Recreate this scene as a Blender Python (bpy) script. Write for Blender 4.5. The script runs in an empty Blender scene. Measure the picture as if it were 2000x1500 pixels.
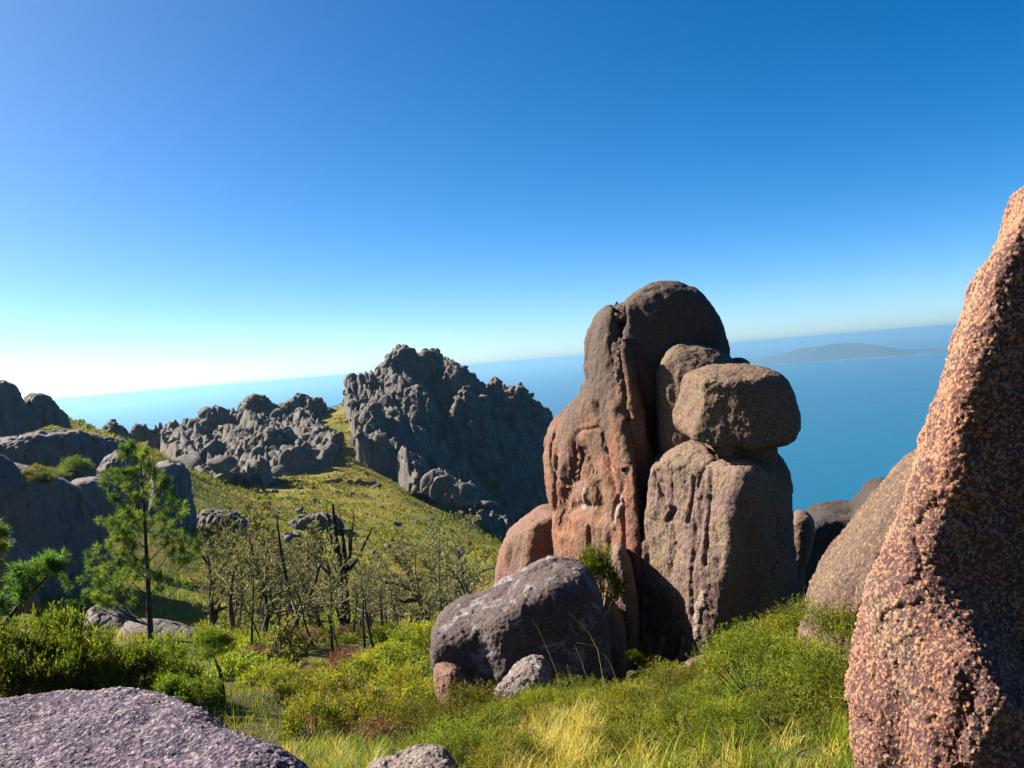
import bpy, bmesh, math, random
import numpy as np
from mathutils import Vector

scene = bpy.context.scene
R = math.radians

# ---------------------------------------------------------------- camera
FPX = 1732.0                     # focal length in pixels of a 2000 x 1500 frame
PITCH, ROLL = R(-1.45), R(4.74)
cam_data = bpy.data.cameras.new('camera')
cam_data.sensor_fit = 'HORIZONTAL'
cam_data.sensor_width = 36.0
cam_data.lens = 36.0 * FPX / 2000.0
cam_data.clip_start = 0.05
cam_data.clip_end = 400000.0
cam = bpy.data.objects.new('camera', cam_data)
scene.collection.objects.link(cam)
fwd = Vector((0, math.cos(PITCH), math.sin(PITCH)))
up0 = Vector((0, -math.sin(PITCH), math.cos(PITCH)))
rt0 = Vector((1, 0, 0))
cam_r = rt0 * math.cos(ROLL) - up0 * math.sin(ROLL)
cam_u = rt0 * math.sin(ROLL) + up0 * math.cos(ROLL)
from mathutils import Matrix
cam.matrix_world = Matrix(((cam_r.x, cam_u.x, -fwd.x, 0), (cam_r.y, cam_u.y, -fwd.y, 0),
                           (cam_r.z, cam_u.z, -fwd.z, 0), (0, 0, 0, 1)))
scene.camera = cam

# ---------------------------------------------------------------- light
SUN_AZ, SUN_EL = R(-69), R(37)    # azimuth from +Y, negative to the left
sun_dir = Vector((math.sin(SUN_AZ) * math.cos(SUN_EL), math.cos(SUN_AZ) * math.cos(SUN_EL), math.sin(SUN_EL)))
world = bpy.data.worlds.new('World')
scene.world = world
world.use_nodes = True
wn, wl = world.node_tree.nodes, world.node_tree.links
wn.clear()
sky = wn.new('ShaderNodeTexSky')
sky.sky_type = 'NISHITA'
sky.sun_disc = False
sky.sun_elevation = SUN_EL
sky.sun_rotation = SUN_AZ
sky.altitude = 2000
sky.air_density = 0.55
sky.dust_density = 3.5
sky.ozone_density = 1.0
hsv = wn.new('ShaderNodeHueSaturation')
hsv.inputs['Saturation'].default_value = 1.47
bg = wn.new('ShaderNodeBackground'); bg.inputs['Strength'].default_value = 0.059
wo = wn.new('ShaderNodeOutputWorld')
tint = wn.new('ShaderNodeMix'); tint.data_type = 'RGBA'; tint.blend_type = 'MULTIPLY'; tint.inputs[0].default_value = 1.0
tint.inputs[7].default_value = (0.95, 1.045, 0.99, 1)
wl.new(sky.outputs[0], hsv.inputs['Color']); wl.new(hsv.outputs[0], tint.inputs[6]); wl.new(tint.outputs[2], bg.inputs[0]); wl.new(bg.outputs[0], wo.inputs[0])

sun_data = bpy.data.lights.new('sun', 'SUN')
sun_data.energy = 5.0
sun_data.angle = R(0.53)
sun_data.color = (1.0, 0.93, 0.82)
sun = bpy.data.objects.new('sun', sun_data)
sun.rotation_euler = sun_dir.to_track_quat('Z', 'Y').to_euler()
scene.collection.objects.link(sun)

vs = scene.view_settings
vs.view_transform = 'Standard'; vs.look = 'None'; vs.exposure = 1.82; vs.gamma = 1.0
vs.use_curve_mapping = False
scene.cycles.use_denoising = True
scene.cycles.max_bounces = 8
scene.cycles.transparent_max_bounces = 8
scene.cycles.volume_bounces = 0

# ---------------------------------------------------------------- helpers
SEA_Z = -350.0
rng = np.random.default_rng(7)
C = scene.collection

def ray(px, py):
    d = cam_r * ((px - 1000.0) / FPX) + cam_u * ((750.0 - py) / FPX) + fwd
    return d
def at(px, py, dist):
    """world point on the pixel's ray at horizontal distance dist along +Y"""
    d = ray(px, py)
    return d * (dist / d.y)
def pix(P):
    """pixel coordinates of world points, array (n,3)"""
    P = np.asarray(P, float)
    x = P @ np.array(cam_r); y = P @ np.array(cam_u); z = P @ np.array(fwd)
    return np.stack([1000 + FPX * x / z, 750 - FPX * y / z], -1)

def tag(o, label=None, cat=None, group=None, kind=None):
    if label: o['label'] = label
    if cat: o['category'] = cat
    if group: o['group'] = group
    if kind: o['kind'] = kind
    return o

def mesh_from(name, V, F, mat=None, smooth=True, mats=None, midx=None):
    """V (n,3); F array (m,3) or (m,4), or a list of such arrays"""
    me = bpy.data.meshes.new(name)
    Fs = F if isinstance(F, list) else [F]
    Fs = [np.asarray(f, np.int32) for f in Fs if len(f)]
    V = np.ascontiguousarray(V, np.float32)
    me.vertices.add(len(V)); me.vertices.foreach_set('co', V.ravel())
    loops = np.concatenate([f.ravel() for f in Fs])
    tot = np.concatenate([np.full(len(f), f.shape[1], np.int32) for f in Fs])
    st = np.concatenate([[0], np.cumsum(tot)[:-1]]).astype(np.int32)
    me.loops.add(len(loops)); me.loops.foreach_set('vertex_index', loops.astype(np.int32))
    me.polygons.add(len(tot)); me.polygons.foreach_set('loop_start', st); me.polygons.foreach_set('loop_total', tot)
    if smooth: me.polygons.foreach_set('use_smooth', np.ones(len(tot), bool))
    if mat: me.materials.append(mat)
    if mats:
        for m in mats: me.materials.append(m)
        me.polygons.foreach_set('material_index', np.asarray(midx, np.int32))
    me.update(calc_edges=True); me.validate()
    return me

def obj(name, me, parent=None, loc=None):
    o = bpy.data.objects.new(name, me)
    C.objects.link(o)
    if parent is not None: o.parent = parent
    if loc is not None: o.location = loc
    return o

def empty(name, loc=(0, 0, 0)):
    o = bpy.data.objects.new(name, None); C.objects.link(o); o.location = loc; o.empty_display_size = 0.2
    return o

def add_attr(me, name, vals):
    a = me.attributes.new(name, 'FLOAT', 'POINT')
    a.data.foreach_set('value', np.asarray(vals, np.float32))

# ---- numpy noise
def _hash(ix, iy, iz, seed):
    h = (ix.astype(np.uint32) * np.uint32(374761393) + iy.astype(np.uint32) * np.uint32(668265263)
         + iz.astype(np.uint32) * np.uint32(2147483647) + np.uint32((seed * 974711 + 12345) & 0xffffffff))
    h = (h ^ (h >> np.uint32(13))) * np.uint32(1274126177)
    h = (h ^ (h >> np.uint32(16))) * np.uint32(2246822519)
    return h ^ (h >> np.uint32(15))
def vnoise(P, seed=0):
    """gradient noise, about -1..1, P (n,3)"""
    P = np.asarray(P, np.float32)
    i = np.floor(P).astype(np.int64); f = P - i
    u = f * f * f * (f * (f * 6 - 15) + 10)
    out = np.zeros(len(P), np.float32)
    for dx in (0, 1):
        for dy in (0, 1):
            for dz in (0, 1):
                h = _hash(i[:, 0] + dx, i[:, 1] + dy, i[:, 2] + dz, seed)
                gx = ((h & 1023).astype(np.float32) / 511.5 - 1)
                gy = (((h >> np.uint32(10)) & 1023).astype(np.float32) / 511.5 - 1)
                gz = (((h >> np.uint32(20)) & 1023).astype(np.float32) / 511.5 - 1)
                d = gx * (f[:, 0] - dx) + gy * (f[:, 1] - dy) + gz * (f[:, 2] - dz)
                w = (u[:, 0] if dx else 1 - u[:, 0]) * (u[:, 1] if dy else 1 - u[:, 1]) * (u[:, 2] if dz else 1 - u[:, 2])
                out += w * d
    return out * 1.3
def fbm(P, seed=0, octv=4, lac=2.1, gain=0.5, ridged=False):
    P = np.asarray(P, np.float32); s = np.zeros(len(P), np.float32); a = 1.0
    for k in range(octv):
        n = vnoise(P, seed + k * 17)
        if ridged: n = 1 - 2 * np.abs(n)
        s += a * n; P = P * lac + 11.3; a *= gain
    return s
def worley(P, seed=0):
    """distance to the nearest feature point and that cell's random value"""
    P = np.asarray(P, np.float32)
    i = np.floor(P).astype(np.int64); best = np.full(len(P), 9.0, np.float32); rnd = np.zeros(len(P), np.float32)
    for dx in (-1, 0, 1):
        for dy in (-1, 0, 1):
            for dz in (-1, 0, 1):
                h = _hash(i[:, 0] + dx, i[:, 1] + dy, i[:, 2] + dz, seed)
                c = np.stack([(h & 1023), (h >> np.uint32(10)) & 1023, (h >> np.uint32(20)) & 1023], -1) / np.float32(1023)
                q = i + (dx, dy, dz) + c - P
                d = (q * q).sum(1)
                m = d < best
                best = np.where(m, d, best); rnd = np.where(m, ((h >> np.uint32(5)) & 255) / np.float32(255), rnd)
    return np.sqrt(best), rnd
def worley2(P, seed=0):
    """nearest feature point: distance, offset from it, two random values of its cell"""
    P = np.asarray(P, np.float32); i = np.floor(P).astype(np.int64); best = np.full(len(P), 9.0, np.float32); off = np.zeros_like(P); r1 = np.zeros(len(P), np.float32); r2 = r1.copy()
    for dx in (-1, 0, 1):
        for dy in (-1, 0, 1):
            for dz in (-1, 0, 1):
                h = _hash(i[:, 0] + dx, i[:, 1] + dy, i[:, 2] + dz, seed)
                c = np.stack([(h & 1023), (h >> np.uint32(10)) & 1023, (h >> np.uint32(20)) & 1023], -1) / np.float32(1023)
                q = P - (i + (dx, dy, dz) + c); d = (q * q).sum(1); m = d < best
                best = np.where(m, d, best); off = np.where(m[:, None], q, off)
                r1 = np.where(m, ((h >> np.uint32(5)) & 255) / np.float32(255), r1); r2 = np.where(m, ((h >> np.uint32(13)) & 255) / np.float32(255), r2)
    return np.sqrt(best), off, r1, r2
def sstep(a, b, x):
    t = np.clip((x - a) / (b - a), 0, 1); return t * t * (3 - 2 * t)

# ---- shader helpers
class NT:
    def __init__(s, name):
        s.m = bpy.data.materials.new(name); s.m.use_nodes = True
        s.n = s.m.node_tree.nodes; s.l = s.m.node_tree.links; s.n.clear()
        s.out = s.n.new('ShaderNodeOutputMaterial'); s.bsdf = None
    def node(s, t, **kw):
        nd = s.n.new(t)
        for k, v in kw.items():
            if k.startswith('i_'):
                key = k[2:]; key = int(key) if key.isdigit() else key.replace('_', ' ')
                s.put(v, nd.inputs[key])
            else: setattr(nd, k, v)
        return nd
    def put(s, v, sock):
        if hasattr(v, 'is_output') or isinstance(v, bpy.types.NodeSocket): s.l.new(v, sock)
        elif isinstance(v, tuple) and len(v) == 3 and sock.type == 'RGBA': sock.default_value = (*v, 1)
        else: sock.default_value = v
    def coords(s, kind='Object'): return s.node('ShaderNodeTexCoord').outputs[kind]
    def mapped(s, vec, scale): return s.node('ShaderNodeMapping', i_Vector=vec, i_Scale=scale).outputs[0]
    def noise(s, vec, scale, detail=4, rough=0.55, dist=0.0):
        return s.node('ShaderNodeTexNoise', i_Vector=vec, i_Scale=scale, i_Detail=detail, i_Roughness=rough, i_Distortion=dist).outputs['Fac']
    def voro(s, vec, scale, feature='F1', out='Distance'):
        return s.node('ShaderNodeTexVoronoi', feature=feature, i_Vector=vec, i_Scale=scale).outputs[out]
    def ramp(s, fac, a, b, v0=0.0, v1=1.0):
        return s.node('ShaderNodeMapRange', interpolation_type='SMOOTHSTEP', i_0=fac, i_1=a, i_2=b, i_3=v0, i_4=v1).outputs[0]
    def mix(s, fac, a, b, mode='MIX'):
        nd = s.n.new('ShaderNodeMix'); nd.data_type = 'RGBA'; nd.blend_type = mode
        s.put(fac, nd.inputs[0]); s.put(a, nd.inputs[6]); s.put(b, nd.inputs[7]); return nd.outputs[2]
    def math(s, op, a, b=0.0):
        nd = s.n.new('ShaderNodeMath'); nd.operation = op; s.put(a, nd.inputs[0]); s.put(b, nd.inputs[1]); return nd.outputs[0]
    def attr(s, name): return s.node('ShaderNodeAttribute', attribute_name=name).outputs['Fac']
    def bump(s, h, strength, dist, normal=None):
        nd = s.node('ShaderNodeBump', i_Height=h, i_Strength=strength, i_Distance=dist)
        if normal is not None: s.l.new(normal, nd.inputs['Normal'])
        return nd.outputs[0]
    def principled(s, color, rough=0.85, normal=None, spec=0.3, **kw):
        p = s.node('ShaderNodeBsdfPrincipled'); s.put(color, p.inputs['Base Color']); s.put(rough, p.inputs['Roughness'])
        s.put(spec, p.inputs['Specular IOR Level'])
        for k, v in kw.items(): s.put(v, p.inputs[k.replace('_', ' ')])
        if normal is not None: s.l.new(normal, p.inputs['Normal'])
        s.l.new(p.outputs[0], s.out.inputs[0]); return s.m
# ---------------------------------------------------------------- sea, headland, air
def sea_material():
    t = NT('sea_water')
    c = t.coords('Object')
    n1 = t.noise(t.mapped(c, (0.004, 0.012, 1)), 1.0, 4, 0.6)
    n2 = t.noise(t.mapped(c, (0.02, 0.06, 1)), 1.0, 5, 0.65)
    streak = t.ramp(n1, 0.35, 0.7)
    col = t.mix(streak, (0.0, 0.066, 0.125), (0.0, 0.078, 0.148))
    h = t.math('ADD', n1, t.math('MULTIPLY', n2, 0.4))
    nrm = t.bump(h, 0.25, 6.0)
    rough = t.ramp(n1, 0.3, 0.75, 0.32, 0.45)
    return t.principled(col, rough, nrm, 0.12)
def build_sea():
    N = 96; RAD = 150000.0
    rr = [0.0] + list(np.geomspace(300, RAD, 24))
    V = [(0, 0, 0)]; F3 = []; F4 = []
    for r in rr[1:]:
        for k in range(N):
            a = 2 * math.pi * k / N; V.append((r * math.sin(a), r * math.cos(a), 0))
    for k in range(N): F3.append((0, 1 + (k + 1) % N, 1 + k))
    for j in range(len(rr) - 2):
        for k in range(N):
            a = 1 + j * N + k; b = 1 + j * N + (k + 1) % N
            F4.append((a, b, b + N, a + N))
    me = mesh_from('sea', np.array(V), [np.array(F3), np.array(F4)], sea_material())
    o = obj('sea', me, loc=(0, 0, SEA_Z)); tag(o, kind='structure')
build_sea()

def headland_material():
    t = NT('headland_scrub')
    c = t.coords('Object')
    n = t.noise(c, 0.006, 5, 0.6)
    col = t.mix(t.ramp(n, 0.35, 0.65), (0.015, 0.024, 0.014), (0.045, 0.042, 0.028))
    return t.principled(col, 0.95, None, 0.1)
def build_headland():
    # silhouette of the far headland: pixel, top and shore line
    prof = [(1440, 712), (1470, 706), (1500, 698), (1530, 693), (1560, 683), (1600, 676), (1640, 672.5), (1680, 671), (1715, 674),
            (1745, 680), (1770, 683), (1800, 683.5), (1830, 684), (1860, 681), (1890, 678), (1940, 672), (2000, 668)]
    shore = [(1440, 712), (1560, 708), (1640, 703), (1700, 699), (1760, 695), (1850, 688), (2000, 676)]
    px = np.linspace(1438, 2000, 220)
    top = np.interp(px, [p[0] for p in prof], [p[1] for p in prof])
    sh = np.interp(px, [p[0] for p in shore], [p[1] for p in shore])
    top = np.minimum(top, sh)
    V = []; nu = 24
    for k in range(len(px)):
        d = ray(px[k], sh[k]); s = SEA_Z / d.z; base = np.array(d * s)      # shore point on the water
        b2 = np.array((base[0], base[1])); dirn = b2 / np.linalg.norm(b2)
        dist = np.linalg.norm(b2); W = 1500.0
        dt = ray(px[k], top[k]); ht = (dist + W) * dt.z / math.hypot(dt.x, dt.y) - SEA_Z
        ht = max(ht, 0.5)
        for j in range(nu + 1):
            w = j / nu
            prof_h = (math.sin(min(w * 2, 1) * math.pi / 2) ** 1.25 if w <= 0.5 else math.cos((w - 0.5) * math.pi) ** 0.8) if w < 1 else 0
            q = b2 + dirn * (2 * W * w)
            V.append((q[0], q[1], ht * prof_h - (3 if w in (0, 1) else 0)))
    V = np.array(V)
    m = nu + 1
    nz = fbm(np.c_[V[:, :2] / 420, np.zeros(len(V))], 5, 5)
    V[:, 2] += np.clip(V[:, 2], 0, 120) * 0.28 * nz
    cen = V.mean(0); cen[2] = 0
    i = np.arange(len(px) - 1)[:, None] * m + np.arange(nu)[None, :]
    F = np.stack([i, i + m, i + m + 1, i + 1], -1).reshape(-1, 4)
    o = obj('headland', mesh_from('headland', V - cen, F, headland_material()), loc=(cen[0], cen[1], SEA_Z))
    tag(o, kind='structure')
    # breaking surf along its foot
    t = NT('surf_foam'); surf = t.principled((0.8, 0.82, 0.82), 0.7)
    V = []; F = []
    r2 = random.Random(4)
    for k in range(0, 150):
        if r2.random() < 0.45: continue
        x0 = px[k]; x1 = px[k + 1]
        p = []
        for xx in (x0, x1):
            y = np.interp(xx, [q[0] for q in shore], [q[1] for q in shore]); d = ray(xx, y); s = (SEA_Z + 1) / d.z
            b = d * s; u = Vector((b.x, b.y, 0)).normalized(); ww = r2.uniform(10, 60)
            p += [b + u * 10, b - u * ww]
        n = len(V); V += [tuple(q) for q in p]; F.append((n, n + 1, n + 3, n + 2))
    o = obj('surf', mesh_from('surf', np.array(V), np.array(F), surf)); tag(o, 'thin white line of surf along the foot of the far headland', 'surf', kind='stuff')
build_headland()

HAZE = True
def build_haze():
    bm = bmesh.new(); bmesh.ops.create_cube(bm, size=1.0)
    me = bpy.data.meshes.new('haze'); bm.to_mesh(me); bm.free()
    o = obj('haze', me); z0, z1 = SEA_Z - 1.0, 16.0
    o.scale = (340000, 340000, z1 - z0); o.location = (0, 0, (z0 + z1) / 2)
    t = NT('haze_air'); pv = t.node('ShaderNodeVolumePrincipled')
    pv.inputs['Color'].default_value = (0.27, 0.53, 0.76, 1); pv.inputs['Density'].default_value = 0.00008
    pv.inputs['Anisotropy'].default_value = 0.44
    t.l.new(pv.outputs[0], t.out.inputs['Volume']); me.materials.append(t.m)
    tag(o, kind='stuff')
if HAZE: build_haze()
# ---------------------------------------------------------------- rock modelling: signed distances meshed by surface nets
def surface_nets(val, org, h):
    s = val < 0
    nx, ny, nz = val.shape
    c = np.zeros((nx - 1, ny - 1, nz - 1), np.int8)
    for a in (0, 1):
        for b in (0, 1):
            for d in (0, 1): c += s[a:nx - 1 + a, b:ny - 1 + b, d:nz - 1 + d]
    act = (c > 0) & (c < 8)
    idx = -np.ones(act.shape, np.int64); I = np.argwhere(act); idx[act] = np.arange(len(I))
    acc = np.zeros((len(I), 3)); cnt = np.zeros(len(I))
    corners = [(a, b, d) for a in (0, 1) for b in (0, 1) for d in (0, 1)]
    cv = {q: val[I[:, 0] + q[0], I[:, 1] + q[1], I[:, 2] + q[2]] for q in corners}
    for q in corners:
        for ax in range(3):
            if q[ax]: continue
            q2 = list(q); q2[ax] = 1; q2 = tuple(q2)
            v0, v1 = cv[q], cv[q2]; m = (v0 < 0) != (v1 < 0)
            t = np.where(m, v0 / np.where(m, v0 - v1, 1), 0)
            p = np.tile(np.array(q, float), (len(I), 1)); p[:, ax] = t
            acc += p * m[:, None]; cnt += m
    V = org + (I + acc / cnt[:, None]) * h
    F = []
    for ax in range(3):
        sl0 = [slice(None)] * 3; sl1 = [slice(None)] * 3
        sl0[ax] = slice(0, -1); sl1[ax] = slice(1, None)
        a0 = s[tuple(sl0)]; a1 = s[tuple(sl1)]
        E = np.argwhere(a0 != a1); fl = a0[tuple(E.T)]
        b, d = [(1, 2), (2, 0), (0, 1)][ax]
        ok = (E[:, b] > 0) & (E[:, d] > 0) & (E[:, b] < act.shape[b]) & (E[:, d] < act.shape[d]); E = E[ok]; fl = fl[ok]
        def cell(db, dd):
            q = E.copy(); q[:, b] += db; q[:, d] += dd; return idx[q[:, 0], q[:, 1], q[:, 2]]
        f = np.stack([cell(-1, -1), cell(0, -1), cell(0, 0), cell(-1, 0)], -1)
        f[~fl] = f[~fl][:, ::-1]; F.append(f)
    return V, np.concatenate(F)

def subdivide(V, F):
    """one linear split of a quad mesh followed by a light smoothing"""
    e = np.concatenate([F[:, [i, (i + 1) % 4]] for i in range(4)]); es = np.sort(e, 1)
    key = es[:, 0] * np.int64(len(V)) + es[:, 1]
    uq, inv = np.unique(key, return_inverse=True)
    ea, eb = uq // len(V), uq % len(V)
    n = len(V); nf = len(F); m = inv.reshape(4, nf)
    FC = V[F].mean(1)
    # Catmull-Clark points
    fsum = np.zeros((len(uq), 3)); fc = np.zeros(len(uq))
    for i in range(4): np.add.at(fsum, m[i], FC); np.add.at(fc, m[i], 1)
    EM = (V[ea] + V[eb]) / 2
    EP = np.where(fc[:, None] == 2, (V[ea] + V[eb] + fsum) / (2 + np.maximum(fc, 1))[:, None], EM)
    Q = np.zeros((n, 3)); cn = np.zeros(n); Rm = np.zeros((n, 3)); en = np.zeros(n)
    for i in range(4): np.add.at(Q, F[:, i], FC); np.add.at(cn, F[:, i], 1)
    np.add.at(Rm, ea, EM); np.add.at(Rm, eb, EM); np.add.at(en, ea, 1); np.add.at(en, eb, 1)
    cn = np.maximum(cn, 1)[:, None]; en = np.maximum(en, 1)[:, None]
    VP = (Q / cn + 2 * Rm / en + (cn - 3) * V) / cn
    VV = np.concatenate([VP, EP, FC])
    E = n + m; cidx = n + len(uq) + np.arange(nf)
    FF = np.concatenate([np.stack([F[:, i], E[i], cidx, E[(i - 1) % 4]], -1) for i in range(4)])
    return VV, FF

def normals(V, F):
    a, b, c, d = (V[F[:, i]] for i in range(4))
    fn = np.cross(c - a, d - b); N = np.zeros_like(V)
    for i in range(4): np.add.at(N, F[:, i], fn)
    return N / np.maximum(np.linalg.norm(N, axis=1), 1e-9)[:, None]

def poly_sdf(P, X, Y):
    """signed distance to polygon P on the grid X x Y (negative inside)"""
    gx, gy = np.meshgrid(X, Y, indexing='ij'); d = np.full(gx.shape, 1e9); ins = np.zeros(gx.shape, bool)
    n = len(P)
    for i in range(n):
        a, b = P[i], P[(i + 1) % n]; ex, ey = b - a
        wx, wy = gx - a[0], gy - a[1]
        t = np.clip((wx * ex + wy * ey) / max(ex * ex + ey * ey, 1e-12), 0, 1)
        d = np.minimum(d, (wx - ex * t) ** 2 + (wy - ey * t) ** 2)
        c1 = (a[1] <= gy) != (b[1] <= gy)
        with np.errstate(divide='ignore', invalid='ignore'):
            xi = a[0] + (gy - a[1]) / (ey if abs(ey) > 1e-12 else 1e-12) * ex
        ins ^= c1 & (gx < xi)
    d = np.sqrt(d); return np.where(ins, -d, d)

def chaikin(P, it=2):
    P = np.asarray(P, float)
    for _ in range(it):
        Q = np.roll(P, -1, 0); P = np.stack([0.75 * P + 0.25 * Q, 0.25 * P + 0.75 * Q], 1).reshape(-1, 2)
    return P

def smax(a, b, k):
    t = np.clip(0.5 - 0.5 * (b - a) / k, 0, 1)
    return b + (a - b) * t + k * t * (1 - t)
def smin(a, b, k): return -smax(-a, -b, k)

class Frame:
    """plane through the point under pixel (px,py) at distance dist, facing the camera; u right, v up, w away"""
    def __init__(s, px, py, dist, yaw=0.0):
        s.O = np.array(at(px, py, dist)); a = np.array((s.O[0], s.O[1], 0)); a /= np.linalg.norm(a)
        cy, sy = math.cos(yaw), math.sin(yaw); a = np.array((a[0] * cy - a[1] * sy, a[0] * sy + a[1] * cy, 0))
        s.w = a; s.v = np.array((0, 0, 1.0)); s.u = np.array((a[1], -a[0], 0))
    def uv(s, px, py):
        d = np.array(ray(px, py)); t = (s.O @ s.w) / (d @ s.w); q = d * t - s.O
        return q @ s.u, q @ s.v
    def world(s, L): return s.O + L[:, :1] * s.u + L[:, 1:2] * s.v + L[:, 2:] * s.w
class FlatFrame(Frame):
    """horizontal plane at height z; w points down"""
    def __init__(s, px, py, z):
        d = np.array(ray(px, py)); s.O = d * (z / d[2]); s.u = np.array((1., 0, 0)); s.v = np.array((0, 1., 0)); s.w = np.array((0, 0, -1.))

def rock_mesh(fr, pieces, h, ku=0.15, subd=1, seed=0, disp=(), grooves=(), pad=3, marks=()):
    """pieces: dict(poly, w=(front, back), r, planes=[(px,py,w,(nu,nv,nw))], k, it)"""
    PL = [chaikin([fr.uv(*q) for q in p['poly']], p.get('it', 2)) for p in pieces]
    allp = np.concatenate(PL); lo = np.r_[allp.min(0), min(p['w'][0] for p in pieces)]; hi = np.r_[allp.max(0), max(p['w'][1] for p in pieces)]
    lo = lo - pad * h; hi = hi + pad * h
    X, Y, Z = (np.arange(lo[i], hi[i] + h, h) for i in range(3))
    val = None
    for p, P in zip(pieces, PL):
        d2 = poly_sdf(P, X, Y)[:, :, None]
        w0, w1 = p['w']; r = p.get('r', 0.3)
        # optional depth shift of the whole piece across the outline: w += a*u + b*v
        sh = p.get('shear', (0, 0)); u0, v0 = fr.uv(*p['poly'][0]) if 'shear' in p else (0, 0)
        wc = (w0 + w1) / 2 + sh[0] * (X[:, None, None] - P[:, 0].mean()) + sh[1] * (Y[None, :, None] - P[:, 1].mean())
        dw = np.abs(Z[None, None, :] - wc) - (w1 - w0) / 2
        a = d2 + r; b = dw + r
        d = np.sqrt(np.maximum(a, 0) ** 2 + np.maximum(b, 0) ** 2) + np.minimum(np.maximum(a, b), 0) - r
        for (px, py, pw, nrm) in p.get('planes', ()):
            u, v = fr.uv(px, py); nv = np.array(nrm, float); nv /= np.linalg.norm(nv)
            pl = nv[0] * (X - u)[:, None, None] + nv[1] * (Y - v)[None, :, None] + nv[2] * (Z - pw)[None, None, :]
            d = smax(d, pl, p.get('k', 0.12))
        val = d if val is None else smin(val, d, ku)
    V, F = surface_nets(val.astype(np.float32), lo, h)
    if fr.w[2] < 0: F = F[:, ::-1]          # horizontal frame is left handed
    F = F[:, ::-1] if np.linalg.det(np.stack([fr.u, fr.v, fr.w])) > 0 and False else F
    for _ in range(subd): V, F = subdivide(V, F)
    W = fr.world(V)
    # orient outwards
    a, b, c = W[F[:, 0]], W[F[:, 1]], W[F[:, 2]]
    if np.einsum('ij,ij->i', a - W.mean(0), np.cross(b - a, c - a)).sum() < 0: F = F[:, ::-1]
    L = V; kn = np.zeros(len(W), np.float32)
    for dsp in disp:
        N = normals(W, F); kind, sc, am = dsp[:3]; sd = seed + dsp[3] if len(dsp) > 3 else seed
        if kind == 'fbm': q = fbm(W * sc, sd, 4) * am
        elif kind == 'fine': q = fbm(W * sc, sd, 3, 2.3, 0.6) * am
        elif kind == 'ridge': q = fbm(W * sc, sd, 3, ridged=True) * am
        elif kind == 'run':                                  # runnels down the face
            q = np.minimum(fbm(np.c_[L[:, 0] * sc, L[:, 1] * sc * 0.05, L[:, 2] * sc], sd, 3, 2.0, 0.5), 0.15) * am
            q = q * np.clip(1.25 - np.abs(N[:, 2]), 0.15, 1)
        elif kind == 'crack':                                # narrow dark joints
            wv = 0.35 * vnoise(W * sc * 1.7, sd + 3); n = vnoise(np.c_[L[:, 0] * sc + wv, L[:, 1] * sc * 0.12, L[:, 2] * sc], sd); q = -am * np.exp(-(n / 0.035) ** 2)
        elif kind == 'knob':                                 # weathered crystals standing out of the face
            dd, rn = worley(W * sc, sd); q = am * (0.15 + rn * (rn > dsp[4] if len(dsp) > 4 else 1)) * np.clip(1 - (dd / 0.62) ** 2, 0, 1); kn = np.maximum(kn, q / am)
        elif kind == 'plate':                                # flaking sheets with stepped edges
            n = fbm(W * sc, sd, 4); q = am * sstep(0.0, 0.06, n)
        elif kind == 'cell':                                 # jointed blocks with clefts
            wv = 0.4 * vnoise(W * sc * 0.8, sd + 5); dd, of, ra, rb = worley2(np.c_[L[:, 0] * sc + wv, L[:, 1] * sc * 0.5 + wv, L[:, 2] * sc], sd)
            q = am * (0.7 * (ra - 0.5) + 1.3 * ((ra - 0.5) * of[:, 1] + (rb - 0.5) * of[:, 0]) + 0.7 * np.clip(1 - (dd / 0.85) ** 4, 0, 1) ** 0.5 - 0.5)
        elif kind == 'pit':
            dd, rn = worley(W * sc, sd); q = -am * (rn > 0.6) * np.clip(1 - (dd / 0.5) ** 2, 0, 1)
        W = W + N * q[:, None]
    if grooves:
        N = normals(W, F); face = np.clip(-(N @ fr.w) * 2 + 0.4, 0, 1) if fr.w[2] == 0 else 1.0
        for (pts, wid, dep) in grooves:
            G = np.array([fr.uv(*q) for q in pts]); d = np.full(len(L), 1e9)
            for a, b in zip(G[:-1], G[1:]):
                e = b - a; t = np.clip(((L[:, :2] - a) @ e) / (e @ e), 0, 1); d = np.minimum(d, np.linalg.norm(L[:, :2] - a - t[:, None] * e, axis=1))
            wn_ = wid * (1 + 0.5 * vnoise(W * 3, 91))
            W = W - N * (dep * np.exp(-(d / wn_) ** 2) * face)[:, None]
    rock_mesh.knob = kn; mk = np.zeros(len(W), np.float32)
    if marks:                                                # pale flaking streaks, slightly proud
        N = normals(W, F); face = np.clip(-(N @ fr.w) * 3 + 0.9, 0, 1); nz = fbm(W * 9, 401, 4)
        for (pts, wid) in marks:
            G = np.array([fr.uv(*q) for q in pts]); d = np.full(len(L), 1e9)
            for a, b in zip(G[:-1], G[1:]):
                e = b - a; t = np.clip(((L[:, :2] - a) @ e) / (e @ e), 0, 1); d = np.minimum(d, np.linalg.norm(L[:, :2] - a - t[:, None] * e, axis=1))
            mk = np.maximum(mk, sstep(0.0, 0.35, 1 - d / wid + 0.75 * nz) * (d < wid * 1.8) * face)
        W = W + N * (0.02 * mk)[:, None]
    rock_mesh.mark = mk
    return W, F

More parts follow.
